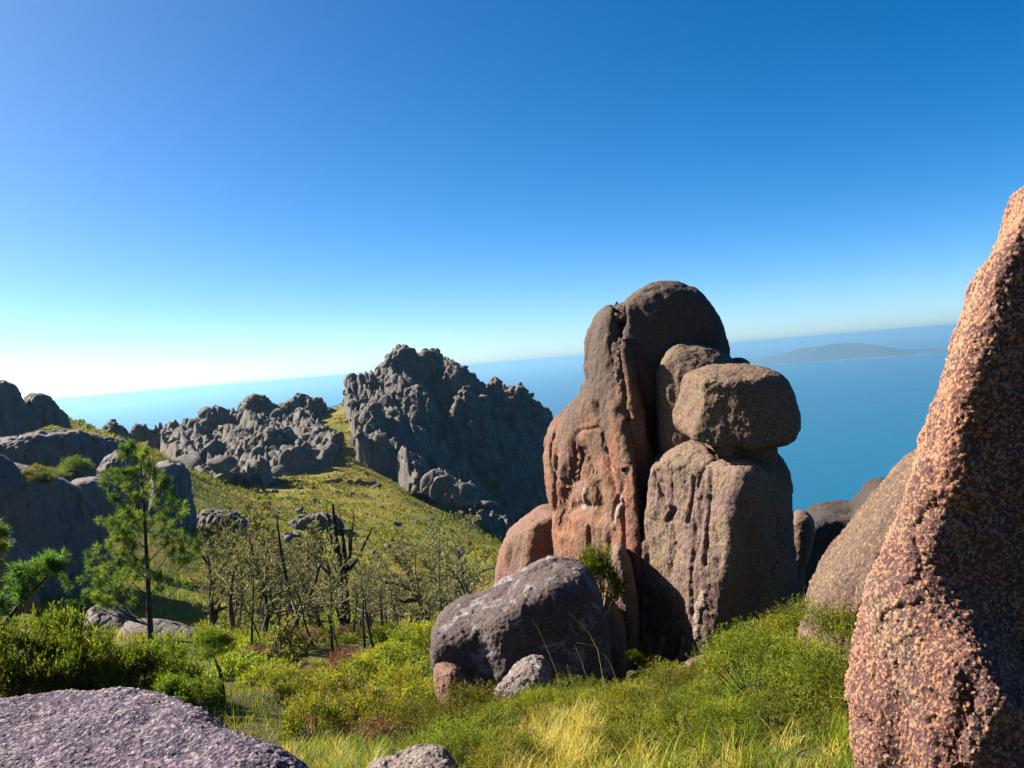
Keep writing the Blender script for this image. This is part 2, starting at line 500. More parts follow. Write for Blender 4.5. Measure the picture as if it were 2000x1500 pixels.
def rock(name, label, fr, pieces, h, mat, cat='rock', attrs=None, smooth=True, **kw):
    W, F = rock_mesh(fr, pieces, h, **kw)
    lo, hi = W.min(0), W.max(0); base = np.array(((lo[0] + hi[0]) / 2, (lo[1] + hi[1]) / 2, lo[2]))
    me = mesh_from(name, W - base, F, mat, smooth)
    if rock_mesh.knob.any(): add_attr(me, 'knob', rock_mesh.knob)
    if rock_mesh.mark.any(): add_attr(me, 'mark', rock_mesh.mark)
    if attrs:
        for k, f in attrs.items(): add_attr(me, k, f(W, normals(W, F)))
    o = obj(name, me, loc=base); tag(o, label, cat)
    return o
# ---------------------------------------------------------------- rock and ground materials
def granite(name, c_lo, c_hi, c_dark, c_lichen, lichen=0.35, grain=60.0, streak=0.4, bump=0.5, stain=None, fine=0.01, moss=None, moss_amt=0.0, knob=None, knob_lo=None, crown=None, contrast=0.55, dark=0.12):
    t = NT(name); c = t.coords('Object')
    big = t.noise(c, 0.9, 5, 0.6, 0.4)
    col = t.mix(t.ramp(big, 0.32, 0.68), c_lo, c_hi)
    run = t.noise(t.mapped(c, (3.2, 3.2, 0.35)), 1.0, 5, 0.62, 0.3)
    if stain: col = t.mix(t.math('MULTIPLY', t.ramp(run, 0.48, 0.68), 0.8), col, stain)
    col = t.mix(t.math('MULTIPLY', t.ramp(run, 0.5, 0.3), streak), col, c_dark)
    pat = t.noise(c, 2.6, 8, 0.68, 0.6)
    col = t.mix(t.math('MULTIPLY', t.ramp(pat, 0.5, 0.62), lichen), col, c_lichen)
    if moss:
        mo = t.noise(c, 1.7, 8, 0.72); sp = t.noise(c, grain * 0.6, 2, 0.5)
        col = t.mix(t.math('MULTIPLY', t.math('MULTIPLY', t.ramp(mo, 0.42, 0.62), t.ramp(sp, 0.45, 0.6)), moss_amt), col, moss)
    if knob:
        k = t.attr('knob'); col = t.mix(t.math('MULTIPLY', t.ramp(k, 0.5, 0.12), 0.8), col, knob_lo); col = t.mix(t.math('MULTIPLY', t.ramp(k, 0.3, 0.7), 0.65), col, knob)
    if crown:                                # darker colour on the high parts, ragged lower edge
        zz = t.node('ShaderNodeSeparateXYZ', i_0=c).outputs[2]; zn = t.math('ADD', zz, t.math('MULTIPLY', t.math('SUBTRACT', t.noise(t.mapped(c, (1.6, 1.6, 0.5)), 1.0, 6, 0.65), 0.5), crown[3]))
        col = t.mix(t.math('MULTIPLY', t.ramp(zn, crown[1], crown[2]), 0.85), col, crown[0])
    g = t.node('ShaderNodeTexVoronoi', i_Vector=c, i_Scale=grain)
    gv = t.node('ShaderNodeSeparateColor', i_0=g.outputs['Color']).outputs[0]
    col = t.mix(contrast, col, t.mix(gv, t.mix(1.0, col, (0.5, 0.45, 0.45), 'MULTIPLY'), t.mix(1.0, col, (1.5, 1.45, 1.4), 'MULTIPLY')))
    speck = t.ramp(gv, dark, dark * 0.6); col = t.mix(t.math('MULTIPLY', speck, 0.6), col, (0.02, 0.02, 0.025))
    col = t.mix(t.math('MULTIPLY', t.math('MULTIPLY', t.attr('mark'), t.ramp(t.noise(c, 22.0, 5, 0.75), 0.38, 0.56)), 0.75), col, t.mix(t.noise(c, 30.0, 4, 0.7), (0.20, 0.15, 0.12), (0.42, 0.36, 0.30)))
    n2 = t.noise(c, 9.0, 6, 0.7); n3 = t.noise(c, grain * 0.8, 3, 0.6)
    h1 = t.bump(n2, bump, 0.05); h2 = t.bump(t.math('ADD', t.math('MULTIPLY', g.outputs['Distance'], -0.6), n3), bump, fine, h1)
    return t.principled(col, 0.88, h2, 0.25)

M = {}
M['red_granite'] = granite('red_granite', (0.150, 0.076, 0.056), (0.128, 0.074, 0.056), (0.032, 0.020, 0.018), (0.10, 0.082, 0.045), 0.45, 55, 0.55, 0.6, stain=(0.17, 0.078, 0.050), moss=(0.11, 0.085, 0.022), moss_amt=0.4)
M['tower_granite'] = granite('dark_topped_red_granite', (0.168, 0.072, 0.046), (0.140, 0.078, 0.054), (0.032, 0.020, 0.018), (0.10, 0.082, 0.045), 0.45, 55, 0.55, 0.6, stain=(0.215, 0.084, 0.040), moss=(0.11, 0.085, 0.022), moss_amt=0.4, crown=((0.050, 0.038, 0.030), 3.4, 5.2, 5.0))
M['shade_darkened_granite'] = granite('shade_darkened_granite', (0.045, 0.032, 0.026), (0.038, 0.028, 0.024), (0.015, 0.012, 0.012), (0.06, 0.05, 0.03), 0.3, 45, 0.35, 0.6)  # tower's cast shadow put into the colour: granite darkened to near black
M['pillar_granite'] = granite('lichened_granite', (0.128, 0.078, 0.066), (0.150, 0.096, 0.074), (0.038, 0.024, 0.026), (0.145, 0.118, 0.055), 0.45, 45, 0.5, 0.6, stain=(0.115, 0.070, 0.072), moss=(0.165, 0.135, 0.030), moss_amt=0.45)
M['brown_granite'] = granite('brown_granite', (0.128, 0.078, 0.054), (0.108, 0.070, 0.050), (0.035, 0.026, 0.023), (0.14, 0.11, 0.06), 0.35, 45, 0.4, 0.6, moss=(0.16, 0.13, 0.04), moss_amt=0.3)
M['grey_granite'] = granite('crusted_grey_granite', (0.072, 0.050, 0.046), (0.059, 0.042, 0.039), (0.023, 0.018, 0.019), (0.257, 0.243, 0.257), 0.5, 40, 0.4, 0.7)
M['pale_granite'] = granite('pale_lichened_granite', (0.15, 0.115, 0.10), (0.13, 0.10, 0.09), (0.05, 0.04, 0.04), (0.34, 0.33, 0.31), 0.8, 40, 0.3, 0.7)
M['purple_granite'] = granite('lilac_grey_granite', (0.105, 0.078, 0.105), (0.140, 0.105, 0.128), (0.030, 0.022, 0.042), (0.20, 0.18, 0.175), 0.35, 70, 0.15, 0.9, fine=0.014, contrast=0.85, dark=0.28, knob=(0.225, 0.18, 0.195), knob_lo=(0.036, 0.022, 0.052))
M['pink_granite'] = granite('coarse_pink_granite', (0.135, 0.058, 0.040), (0.245, 0.120, 0.074), (0.045, 0.028, 0.030), (0.21, 0.165, 0.105), 0.45, 110, 0.5, 0.5, fine=0.008, stain=(0.30, 0.135, 0.065), knob=(0.285, 0.155, 0.082), knob_lo=(0.040, 0.019, 0.022))
M['slab_granite'] = granite('mossy_pink_granite', (0.115, 0.066, 0.044), (0.131, 0.081, 0.052), (0.042, 0.027, 0.021), (0.136, 0.110, 0.047), 0.5, 60, 0.3, 0.5, fine=0.008, moss=(0.136, 0.110, 0.021), moss_amt=0.35, knob=(0.152, 0.105, 0.052), knob_lo=(0.063, 0.037, 0.029))
# ---------------------------------------------------------------- terrain
def ctrl():
    px = [(1650, 1245, 6.5), (1560, 1310, 7.5), (1450, 1350, 8.5), (1330, 1375, 9.5), (1200, 1385, 10), (1060, 1415, 9.5), (950, 1425, 9.5), (870, 1455, 9), (700, 1510, 7), (1200, 1530, 5.2), (1600, 1520, 4.0), (1000, 1540, 5.4), (800, 1540, 5.8),
          (1300, 1345, 12.5), (1000, 1385, 11.5), (960, 1225, 17.5), (1150, 1290, 15), (1450, 1290, 16),
          (200, 1390, 12), (50, 1400, 11), (430, 1365, 14), (560, 1345, 22), (650, 1400, 14), (760, 1390, 14), (800, 1330, 20), (680, 1290, 40), (800, 1245, 42), (900, 1220, 36), (420, 1250, 38), (293, 1255, 30), (520, 1165, 60), (700, 1130, 90), (850, 1100, 120),
          (940, 1075, 140), (560, 1070, 110), (450, 1010, 130), (640, 985, 150), (800, 1025, 150), (1010, 1075, 160), (450, 988, 165), (560, 943, 200), (700, 903, 225), (770, 960, 190), (200, 1215, 44), (100, 1230, 40), (0, 1250, 36),
          (690, 880, 240), (790, 728, 292), (870, 758, 290), (950, 796, 296), (1020, 812, 300), (1085, 838, 300), (800, 800, 274), (740, 802, 278), (900, 830, 286), (860, 900, 252), (900, 920, 272), (960, 1005, 262), (1040, 950, 276), (1060, 1040, 252), (860, 990, 212), (930, 1045, 240), (1000, 1045, 250),
          (642, 806, 300), (655, 850, 262), (590, 820, 290), (500, 826, 285), (430, 848, 280), (375, 880, 272), (310, 872, 290), (400, 968, 200), (520, 950, 215), (450, 895, 245), (580, 872, 255), (330, 900, 235), (330, 846, 330), (255, 842, 345),
          (150, 850, 125), (60, 800, 140), (-60, 770, 140), (300, 880, 150), (330, 960, 130), (380, 1030, 105), (280, 1010, 85), (150, 960, 75), (0, 940, 75), (260, 1120, 60), (370, 1130, 66),
          (1150, 1080, 120), (1150, 1000, 260)]
    P = [tuple(at(*q)) for q in px]
    P += [(0, 0, -1.75), (-2, 1.5, -1.9), (2, 1.5, -1.7), (0, -6, -1.5), (8, -5, -0.8), (-8, -5, -2.2), (4, 4, -1.7), (-3, 4, -2.3), (7, 8, -1.9), (9, 14, -4.2), (12, 20, -9), (12, 6, -1.5), (20, 40, -28), (45, 70, -70), (25, 90, -50), (60, 160, -110), (55, 250, -100),
          (90, 320, -160), (60, 380, -90), (-30, 400, -70), (-120, 420, -60), (-220, 420, -40), (-140, 140, 6), (-180, 220, 0), (-90, 60, 3), (-60, 20, -3), (-40, 0, -6), (-300, 200, 20), (0, 560, -230), (150, 500, -300), (-250, 600, -190), (-450, 300, -60),
          (60, 20, -40), (100, 60, -120), (60, -40, -20), (0, -60, 5), (-60, -40, 0), (-200, -100, 10), (200, 0, -250), (200, 200, -300), (0, -300, -60), (-500, -200, -80),
          (400, 0, -420), (300, 500, -420), (0, 900, -420), (-500, 900, -400), (-900, 300, -300), (0, -900, -300), (700, -600, -420), (1200, 600, -450), (-600, 1600, -450), (600, 1600, -450), (-1600, 0, -420), (0, -1800, -430), (1600, -200, -450), (-1500, -1300, -430)]
    return np.array(P, float)
CP = ctrl()
def _tps():
    n = len(CP); D = np.linalg.norm(CP[:, None, :2] - CP[None, :, :2], axis=2)
    A = np.zeros((n + 3, n + 3)); A[:n, :n] = D; A[:n, n] = 1; A[:n, n + 1:] = CP[:, :2]; A[n:, :n] = A[:n, n:].T
    A[:n, :n] -= np.eye(n) * 0.02
    return np.linalg.solve(A, np.r_[CP[:, 2], 0, 0, 0])
TW = _tps()
def ground_z(X, Y, detail=True):
    X = np.atleast_1d(np.asarray(X, float)); Y = np.atleast_1d(np.asarray(Y, float)); z = np.zeros(len(X)); n = len(CP)
    for a in range(0, len(X), 20000):
        s = slice(a, a + 20000)
        D = np.hypot(X[s, None] - CP[None, :, 0], Y[s, None] - CP[None, :, 1])
        z[s] = D @ TW[:n] + TW[n] + TW[n + 1] * X[s] + TW[n + 2] * Y[s]
    if detail:
        r = np.hypot(X, Y); P = np.c_[X, Y, np.zeros(len(X))]
        z += fbm(P / 9.0, 3, 4) * 0.45 * sstep(6, 60, r) + fbm(P / 1.6, 9, 3) * 0.06 * sstep(2, 12, r) + fbm(P / 40.0, 13, 3) * 1.5 * sstep(90, 220, r)
    return z

def ground_material():
    t = NT('heath_ground'); c = t.coords('Object')
    n1 = t.noise(c, 0.035, 6, 0.65); n2 = t.noise(c, 0.35, 6, 0.7); n3 = t.noise(c, 3.0, 5, 0.7)
    col = t.mix(t.ramp(n1, 0.40, 0.58), (0.095, 0.105, 0.012), (0.21, 0.15, 0.035))
    col = t.mix(t.math('MULTIPLY', t.ramp(n2, 0.5, 0.64), 0.8), col, (0.08, 0.115, 0.012))
    col = t.mix(t.math('MULTIPLY', t.ramp(n2, 0.42, 0.3), 0.7), col, (0.20, 0.13, 0.05))
    col = t.mix(t.math('MULTIPLY', t.ramp(n3, 0.5, 0.3), 0.6), col, (0.03, 0.035, 0.012))
    geo = t.node('ShaderNodeNewGeometry'); nz = t.node('ShaderNodeSeparateXYZ', i_0=geo.outputs['Normal']).outputs[2]
    rockc = t.mix(t.noise(c, 0.5, 5), (0.07, 0.06, 0.055), (0.12, 0.105, 0.095))
    col = t.mix(t.ramp(nz, 0.74, 0.6), col, rockc)
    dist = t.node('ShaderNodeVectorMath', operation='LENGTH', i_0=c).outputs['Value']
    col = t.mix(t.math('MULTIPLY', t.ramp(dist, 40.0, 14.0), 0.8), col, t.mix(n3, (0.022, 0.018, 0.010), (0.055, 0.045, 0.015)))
    h = t.bump(n3, 0.9, 0.25); h = t.bump(n2, 0.7, 1.2, h)
    return t.principled(col, 0.95, h, 0.1)
def build_ground():
    ang = np.concatenate([np.linspace(-180, -48, 34)[:-1], np.linspace(-48, 48, 430)[:-1], np.linspace(48, 180, 34)[:-1]])
    rad = np.geomspace(0.8, 1700, 250); na, nr = len(ang), len(rad)
    A, Rr = np.meshgrid(np.radians(ang), rad, indexing='ij'); X = (Rr * np.sin(A)).ravel(); Y = (Rr * np.cos(A)).ravel()
    Z = ground_z(X, Y)
    V = np.c_[X, Y, Z]; V = np.r_[V, [[0, 0, ground_z(0, 0)[0]]]]
    i = (np.arange(na)[:, None] * nr + np.arange(nr - 1)[None, :]); j = (((np.arange(na) + 1) % na)[:, None] * nr + np.arange(nr - 1)[None, :])
    F = np.stack([i, i + 1, j + 1, j], -1).reshape(-1, 4)
    c = np.arange(na); T = np.stack([np.full(na, na * nr), c * nr, ((c + 1) % na) * nr], -1)
    o = obj('ground', mesh_from('ground', V, [F[:, ::-1], T[:, ::-1]], ground_material())); tag(o, kind='structure')
    me = o.data
    if me.polygons[1000].normal.z < 0: me.flip_normals()
build_ground()
# ---------------------------------------------------------------- the standing rocks
def formation():
    f = Frame(1260, 900, 15.0)
    DET = [('fbm', 0.5, 0.13), ('run', 1.8, 0.07, 3), ('run', 5.0, 0.018, 4), ('crack', 0.8, 0.045, 8), ('fbm', 3.5, 0.018, 5), ('fine', 10, 0.012, 6), ('fine', 26, 0.007, 7)]
    left = dict(poly=[(1142, 700), (1146, 660), (1160, 628), (1177, 606), (1197, 597), (1214, 604), (1222, 650), (1228, 720), (1240, 820), (1256, 920), (1268, 1010),
                      (1272, 1120), (1270, 1260), (1180, 1290), (1090, 1260), (1080, 1110), (1066, 1040), (1052, 985), (1045, 925), (1050, 868), (1064, 836), (1092, 808), (1128, 770), (1146, 742), (1140, 725)],
                w=(-1.6, 2.6), r=0.55, it=2, k=0.25,
                planes=[(1205, 760, -1.25, (-0.78, 0.02, -0.62)), (1075, 950, 0.35, (-0.80, 0.25, -0.62)), (1215, 1100, -1.25, (-0.66, 0.06, -0.75)), (1240, 800, -1.5, (0.75, 0.0, -0.66))])
    hood = dict(poly=[(1212, 606), (1226, 584), (1260, 561), (1290, 553), (1332, 557), (1368, 575), (1398, 603), (1417, 640), (1430, 685), (1434, 730), (1440, 900), (1420, 1100), (1280, 1120), (1240, 980), (1226, 820), (1216, 680)],
                w=(-1.15, 2.2), r=0.85, it=2, k=0.45, planes=[(1320, 620, -1.0, (0.25, 0.15, -0.95)), (1330, 695, -0.95, (0.10, -0.72, -0.68)), (1330, 790, -0.35, (0.1, -0.1, -1.0))])
    fin = dict(poly=[(1202, 668), (1214, 655), (1226, 668), (1234, 715), (1250, 800), (1275, 930), (1290, 1010), (1270, 1010), (1240, 920), (1215, 800), (1203, 720)],
               w=(-0.95, 1.0), r=0.22, it=2)
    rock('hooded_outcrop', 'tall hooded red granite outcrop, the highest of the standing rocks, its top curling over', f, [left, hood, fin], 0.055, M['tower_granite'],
         ku=0.06, subd=1, seed=3, disp=DET,
         grooves=[([(1208, 600), (1206, 650), (1212, 720), (1232, 820), (1262, 950), (1275, 1060)], 0.09, 0.24), ([(1175, 790), (1185, 880), (1205, 960)], 0.05, 0.06), ([(1145, 900), (1160, 930), (1168, 990)], 0.12, 0.13),
                  ([(1080, 900), (1076, 960), (1070, 1010)], 0.03, 0.08), ([(1105, 1000), (1120, 985), (1150, 980)], 0.08, 0.08), ([(1130, 880), (1110, 930), (1090, 1000), (1100, 1030)], 0.13, 0.13), ([(1215, 960), (1218, 1060)], 0.03, 0.09), ([(1150, 1020), (1152, 1110)], 0.025, 0.08)],
         marks=[([(1118, 975), (1130, 990), (1136, 960), (1142, 945)], 0.03), ([(1214, 950), (1205, 985), (1195, 1010)], 0.035)])
    inner = dict(poly=[(1281, 800), (1277, 748), (1289, 705), (1311, 681), (1345, 669), (1388, 675), (1422, 692), (1446, 716), (1460, 800), (1450, 920), (1300, 930), (1284, 880)],
                 w=(-0.75, 0.9), r=0.55, planes=[(1300, 860, -0.6, (-0.75, -0.2, -0.6))], k=0.2)
    f2 = Frame(1350, 800, 14.5)
    rock('rounded_slab', 'rounded dark slab leaning under the hood, behind the balanced boulder', f2, [inner], 0.05, M['brown_granite'], seed=11,
         disp=[('fbm', 0.9, 0.08), ('run', 2.5, 0.07), ('fbm', 4, 0.02), ('fine', 12, 0.01), ('fine', 30, 0.006)])
    f3 = Frame(1445, 712, 15.2)
    rock('stone_knob', 'small dark knob of rock peeping out above the balanced boulder', f3,
         [dict(poly=[(1405, 740), (1410, 710), (1430, 702), (1445, 699), (1460, 704), (1467, 716), (1468, 740)], w=(-0.3, 0.4), r=0.2)], 0.03, M['brown_granite'], seed=12, disp=[('fbm', 2, 0.04), ('fine', 20, 0.008)])

    # balanced boulder
    f4 = Frame(1430, 793, 12.7)
    bal = dict(poly=[(1311, 795), (1316, 762), (1330, 737), (1354, 723), (1398, 716), (1430, 712), (1462, 716), (1502, 721), (1528, 736), (1545, 768), (1554, 812), (1551, 842), (1535, 864), (1505, 874), (1460, 876), (1400, 867), (1350, 853), (1322, 830)],
               w=(-0.75, 0.75), r=0.30, k=0.06,
               planes=[(1356, 800, -0.36, (-0.93, 0.16, -0.34)), (1375, 800, -0.58, (-0.26, -0.10, -0.95)), (1480, 790, -0.70, (0.30, 0.05, -0.95)), (1430, 712, -0.2, (0, 0.93, -0.36))])
    rock('balanced_boulder', 'rounded brown boulder balanced on top of the grey pillar', f4, [bal], 0.034, M['brown_granite'], cat='boulder', seed=21,
         disp=[('fbm', 0.8, 0.10), ('plate', 1.4, 0.010, 4), ('fbm', 3, 0.02), ('fine', 14, 0.010), ('fine', 36, 0.007)])
    f5 = Frame(1445, 880, 13.4)
    rock('wedge_stone', 'dark wedge of rock bearing the balanced boulder', f5,
         [dict(poly=[(1372, 855), (1440, 850), (1512, 858), (1516, 890), (1510, 930), (1380, 930), (1376, 895)], w=(-0.6, 0.7), r=0.2, k=0.1, planes=[(1385, 890, -0.3, (-0.6, 0.3, -0.7))])], 0.035, M['brown_granite'], seed=22,
         disp=[('fbm', 1.2, 0.05), ('fine', 14, 0.01)])

    # pillar
    f6 = Frame(1395, 1090, 13.2)
    lit = dict(poly=[(1222, 1330), (1228, 1240), (1248, 1090), (1262, 960), (1269, 918), (1288, 902), (1328, 881), (1360, 868), (1384, 881), (1400, 893), (1440, 885), (1470, 902), (1490, 925), (1500, 1000), (1500, 1330), (1400, 1345)],
               w=(-1.15, 1.9), r=0.28, k=0.07,
               planes=[(1428, 1010, -1.02, (-0.70, 0.08, -0.71)), (1428, 1010, -1.02, (0.66, -0.25, -0.72)), (1350, 890, -0.2, (-0.25, 0.85, -0.35))])
    body = dict(poly=[(1400, 900), (1470, 893), (1505, 890), (1536, 904), (1553, 938), (1561, 990), (1561, 1080), (1552, 1180), (1545, 1300), (1420, 1340), (1380, 1200)],
                w=(-0.55, 1.4), r=0.5, k=0.2, planes=[(1520, 1000, -0.4, (0.55, 0.1, -0.8))])
    rock('granite_pillar', 'broad grooved granite pillar with a sunlit left face, under the balanced boulder', f6, [lit, body], 0.045, M['pillar_granite'], ku=0.1, seed=31,
         disp=[('fbm', 0.6, 0.12), ('run', 2.0, 0.08, 2), ('run', 7, 0.02, 5), ('plate', 1.1, 0.012, 6), ('crack', 0.9, 0.03, 9), ('fbm', 3.2, 0.022, 4), ('fine', 12, 0.013), ('fine', 32, 0.009)],
         grooves=[([(1352, 925), (1349, 975), (1345, 1010)], 0.022, 0.08), ([(1376, 960), (1380, 1000), (1383, 1080)], 0.022, 0.08), ([(1316, 990), (1305, 1015)], 0.03, 0.10), ([(1336, 1220), (1316, 1290), (1305, 1315)], 0.05, 0.13),
                  ([(1385, 905), (1380, 960)], 0.04, 0.06), ([(1290, 1150), (1285, 1230)], 0.03, 0.06)],
         marks=[([(1378, 1135), (1370, 1165), (1362, 1215)], 0.05), ([(1340, 1230), (1328, 1280), (1318, 1312)], 0.05), ([(1262, 1160), (1256, 1215), (1262, 1260)], 0.025), ([(1300, 1240), (1290, 1290)], 0.03), ([(1268, 1250), (1280, 1300)], 0.03)])

    # wedge slabs between outcrop and pillar
    f7 = Frame(1210, 1160, 13.4)
    rock('lichened_wedge', 'narrow lichened wedge of rock standing between the outcrop and the pillar', f7,
         [dict(poly=[(1174, 1300), (1178, 1180), (1186, 1110), (1196, 1074), (1212, 1064), (1228, 1090), (1244, 1140), (1250, 1200), (1240, 1300)], w=(-0.5, 0.6), r=0.2, k=0.1,
               planes=[(1215, 1150, -0.42, (-0.6, 0.15, -0.78)), (1235, 1160, -0.4, (0.6, 0.2, -0.75))])], 0.03, M['pillar_granite'], seed=41,
         disp=[('fbm', 1.2, 0.06), ('run', 3, 0.05), ('fine', 12, 0.014), ('fine', 32, 0.008)])
    f8 = Frame(1195, 1240, 12.4)
    rock('shaded_wedge', 'dark shaded stone wedged behind the crusted boulder at the foot of the pillar', f8,
         [dict(poly=[(1160, 1330), (1168, 1200), (1178, 1172), (1200, 1185), (1220, 1215), (1228, 1260), (1222, 1330)], w=(-0.3, 0.7), r=0.2, k=0.1, planes=[(1200, 1230, -0.25, (0.5, 0.2, -0.8))])], 0.035, M['brown_granite'], seed=42,
         disp=[('fbm', 1.2, 0.05), ('fine', 14, 0.01)])

    # low red boulder on the left
    f9 = Frame(1030, 1110, 17.5)
    rock('red_boulder', 'smooth red boulder, half in shadow, at the left foot of the hooded outcrop', f9,
         [dict(poly=[(955, 1260), (961, 1180), (966, 1140), (975, 1085), (987, 1058), (1012, 1034), (1045, 1012), (1080, 1000), (1120, 1010), (1130, 1260)], w=(-1.2, 1.6), r=0.5, k=0.1,
               planes=[(1030, 1085, -0.75, (-0.68, 0.28, -0.62)), (1030, 1085, -0.75, (0.35, 0.05, -0.95))])], 0.06, M['red_granite'], cat='boulder', seed=51,
         disp=[('fbm', 0.6, 0.08), ('run', 2.0, 0.08), ('fine', 8, 0.015), ('fine', 24, 0.008)])

    # crusted boulder in front
    f10 = Frame(1010, 1240, 11.2)
    a = dict(poly=[(846, 1262), (855, 1226), (884, 1201), (920, 1187), (960, 1184), (1000, 1200), (1020, 1290), (1000, 1370), (900, 1365), (858, 1315)], w=(-0.7, 0.9), r=0.34, k=0.14, planes=[(900, 1235, -0.52, (-0.05, 0.22, -0.97)), (900, 1195, -0.1, (-0.25, 0.9, -0.3))])
    b = dict(poly=[(950, 1200), (960, 1172), (985, 1150), (1030, 1128), (1075, 1113), (1112, 1107), (1146, 1112), (1164, 1138), (1174, 1185), (1184, 1245), (1192, 1310), (1180, 1370), (980, 1370)], w=(-0.85, 1.0), r=0.32, k=0.12, planes=[(1080, 1180, -0.62, (0.15, 0.2, -0.96)), (1050, 1122, -0.1, (-0.38, 0.9, -0.2)), (1165, 1150, -0.2, (0.85, 0.35, -0.3))])
    rock('crusted_boulder', 'long dark boulder crusted with pale lichen lying in front of the standing rocks', f10, [a, b], 0.036, M['grey_granite'], cat='boulder', ku=0.22, seed=61,
         disp=[('fbm', 0.8, 0.07), ('plate', 1.8, 0.02, 4), ('fbm', 5, 0.014), ('fine', 16, 0.013), ('fine', 42, 0.007)])
    f11 = Frame(880, 1350, 10.4)
    rock('foot_stone', 'small reddish stone propped under the left end of the crusted boulder', f11,
         [dict(poly=[(845, 1325), (852, 1308), (880, 1300), (905, 1318), (922, 1338), (912, 1390), (895, 1430), (868, 1420), (856, 1375)], w=(-0.3, 0.4), r=0.14, k=0.05, planes=[(872, 1340, -0.2, (-0.8, 0.2, -0.5)), (890, 1345, -0.22, (0.4, 0.1, -0.9))])], 0.022, M['red_granite'], cat='stone', seed=62,
         disp=[('fbm', 2, 0.04), ('fine', 12, 0.014), ('fine', 34, 0.007)])
    for i, (nm, lab, poly, D, w) in enumerate([
        ('pale_stone', 'small pale grey stone in the grass in front of the crusted boulder', [(964, 1375), (975, 1336), (1000, 1311), (1034, 1297), (1060, 1300), (1068, 1325), (1056, 1380)], 9.6, 0.3),
        ('flat_stone', 'low flat lichened stone in the grass below the sunlit foot of the pillar', [(1250, 1360), (1262, 1330), (1280, 1316), (1308, 1310), (1338, 1316), (1352, 1340), (1340, 1375), (1262, 1380)], 9.4, 0.35),
        ('mossy_stone', 'low mossy stone half hidden behind grass under the shaded side of the pillar', [(1328, 1330), (1340, 1302), (1362, 1294), (1400, 1300), (1440, 1314), (1438, 1350), (1340, 1355)], 10.0, 0.35)]):
        c = np.mean(poly, 0); fr = Frame(c[0], c[1], D)
        rock(nm, lab, fr, [dict(poly=poly, w=(-w, w), r=0.18, k=0.1, planes=[(c[0], c[1] - 15, -w * 0.8, (-0.1, 0.6, -0.75))])], 0.02, M['pale_granite' if i < 2 else 'pillar_granite'], cat='stone', seed=70 + i,
             disp=[('fbm', 1.6, 0.08), ('plate', 4, 0.014, 3), ('fine', 14, 0.012), ('fine', 40, 0.006)])
    # dark rocks behind on the right
    f12 = Frame(1650, 1090, 20.5)
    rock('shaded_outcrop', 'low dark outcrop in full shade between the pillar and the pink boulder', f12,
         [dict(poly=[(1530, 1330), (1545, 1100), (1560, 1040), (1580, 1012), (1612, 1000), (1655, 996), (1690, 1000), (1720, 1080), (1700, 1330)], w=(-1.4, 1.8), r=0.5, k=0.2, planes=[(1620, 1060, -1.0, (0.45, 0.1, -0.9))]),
          dict(poly=[(1640, 1330), (1650, 1020), (1678, 985), (1698, 958), (1722, 947), (1748, 950), (1775, 965), (1830, 1010), (1860, 1330)], w=(-1.0, 2.0), r=0.5, k=0.2, planes=[(1720, 1020, -0.8, (0.45, 0.1, -0.9))])], 0.075, M['shade_darkened_granite'], ku=0.15, seed=81,
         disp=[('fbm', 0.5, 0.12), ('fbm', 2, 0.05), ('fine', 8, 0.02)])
    f13 = Frame(1565, 1040, 18.0)
    rock('edge_stone', 'small brown stone with a sunlit rim just right of the pillar', f13,
         [dict(poly=[(1535, 1200), (1545, 1010), (1562, 1001), (1580, 1008), (1592, 1024), (1588, 1070), (1570, 1120), (1565, 1200)], w=(-0.4, 0.6), r=0.2, k=0.1)], 0.04, M['brown_granite'], seed=82, disp=[('fbm', 1.5, 0.05), ('fine', 14, 0.01)])
formation()

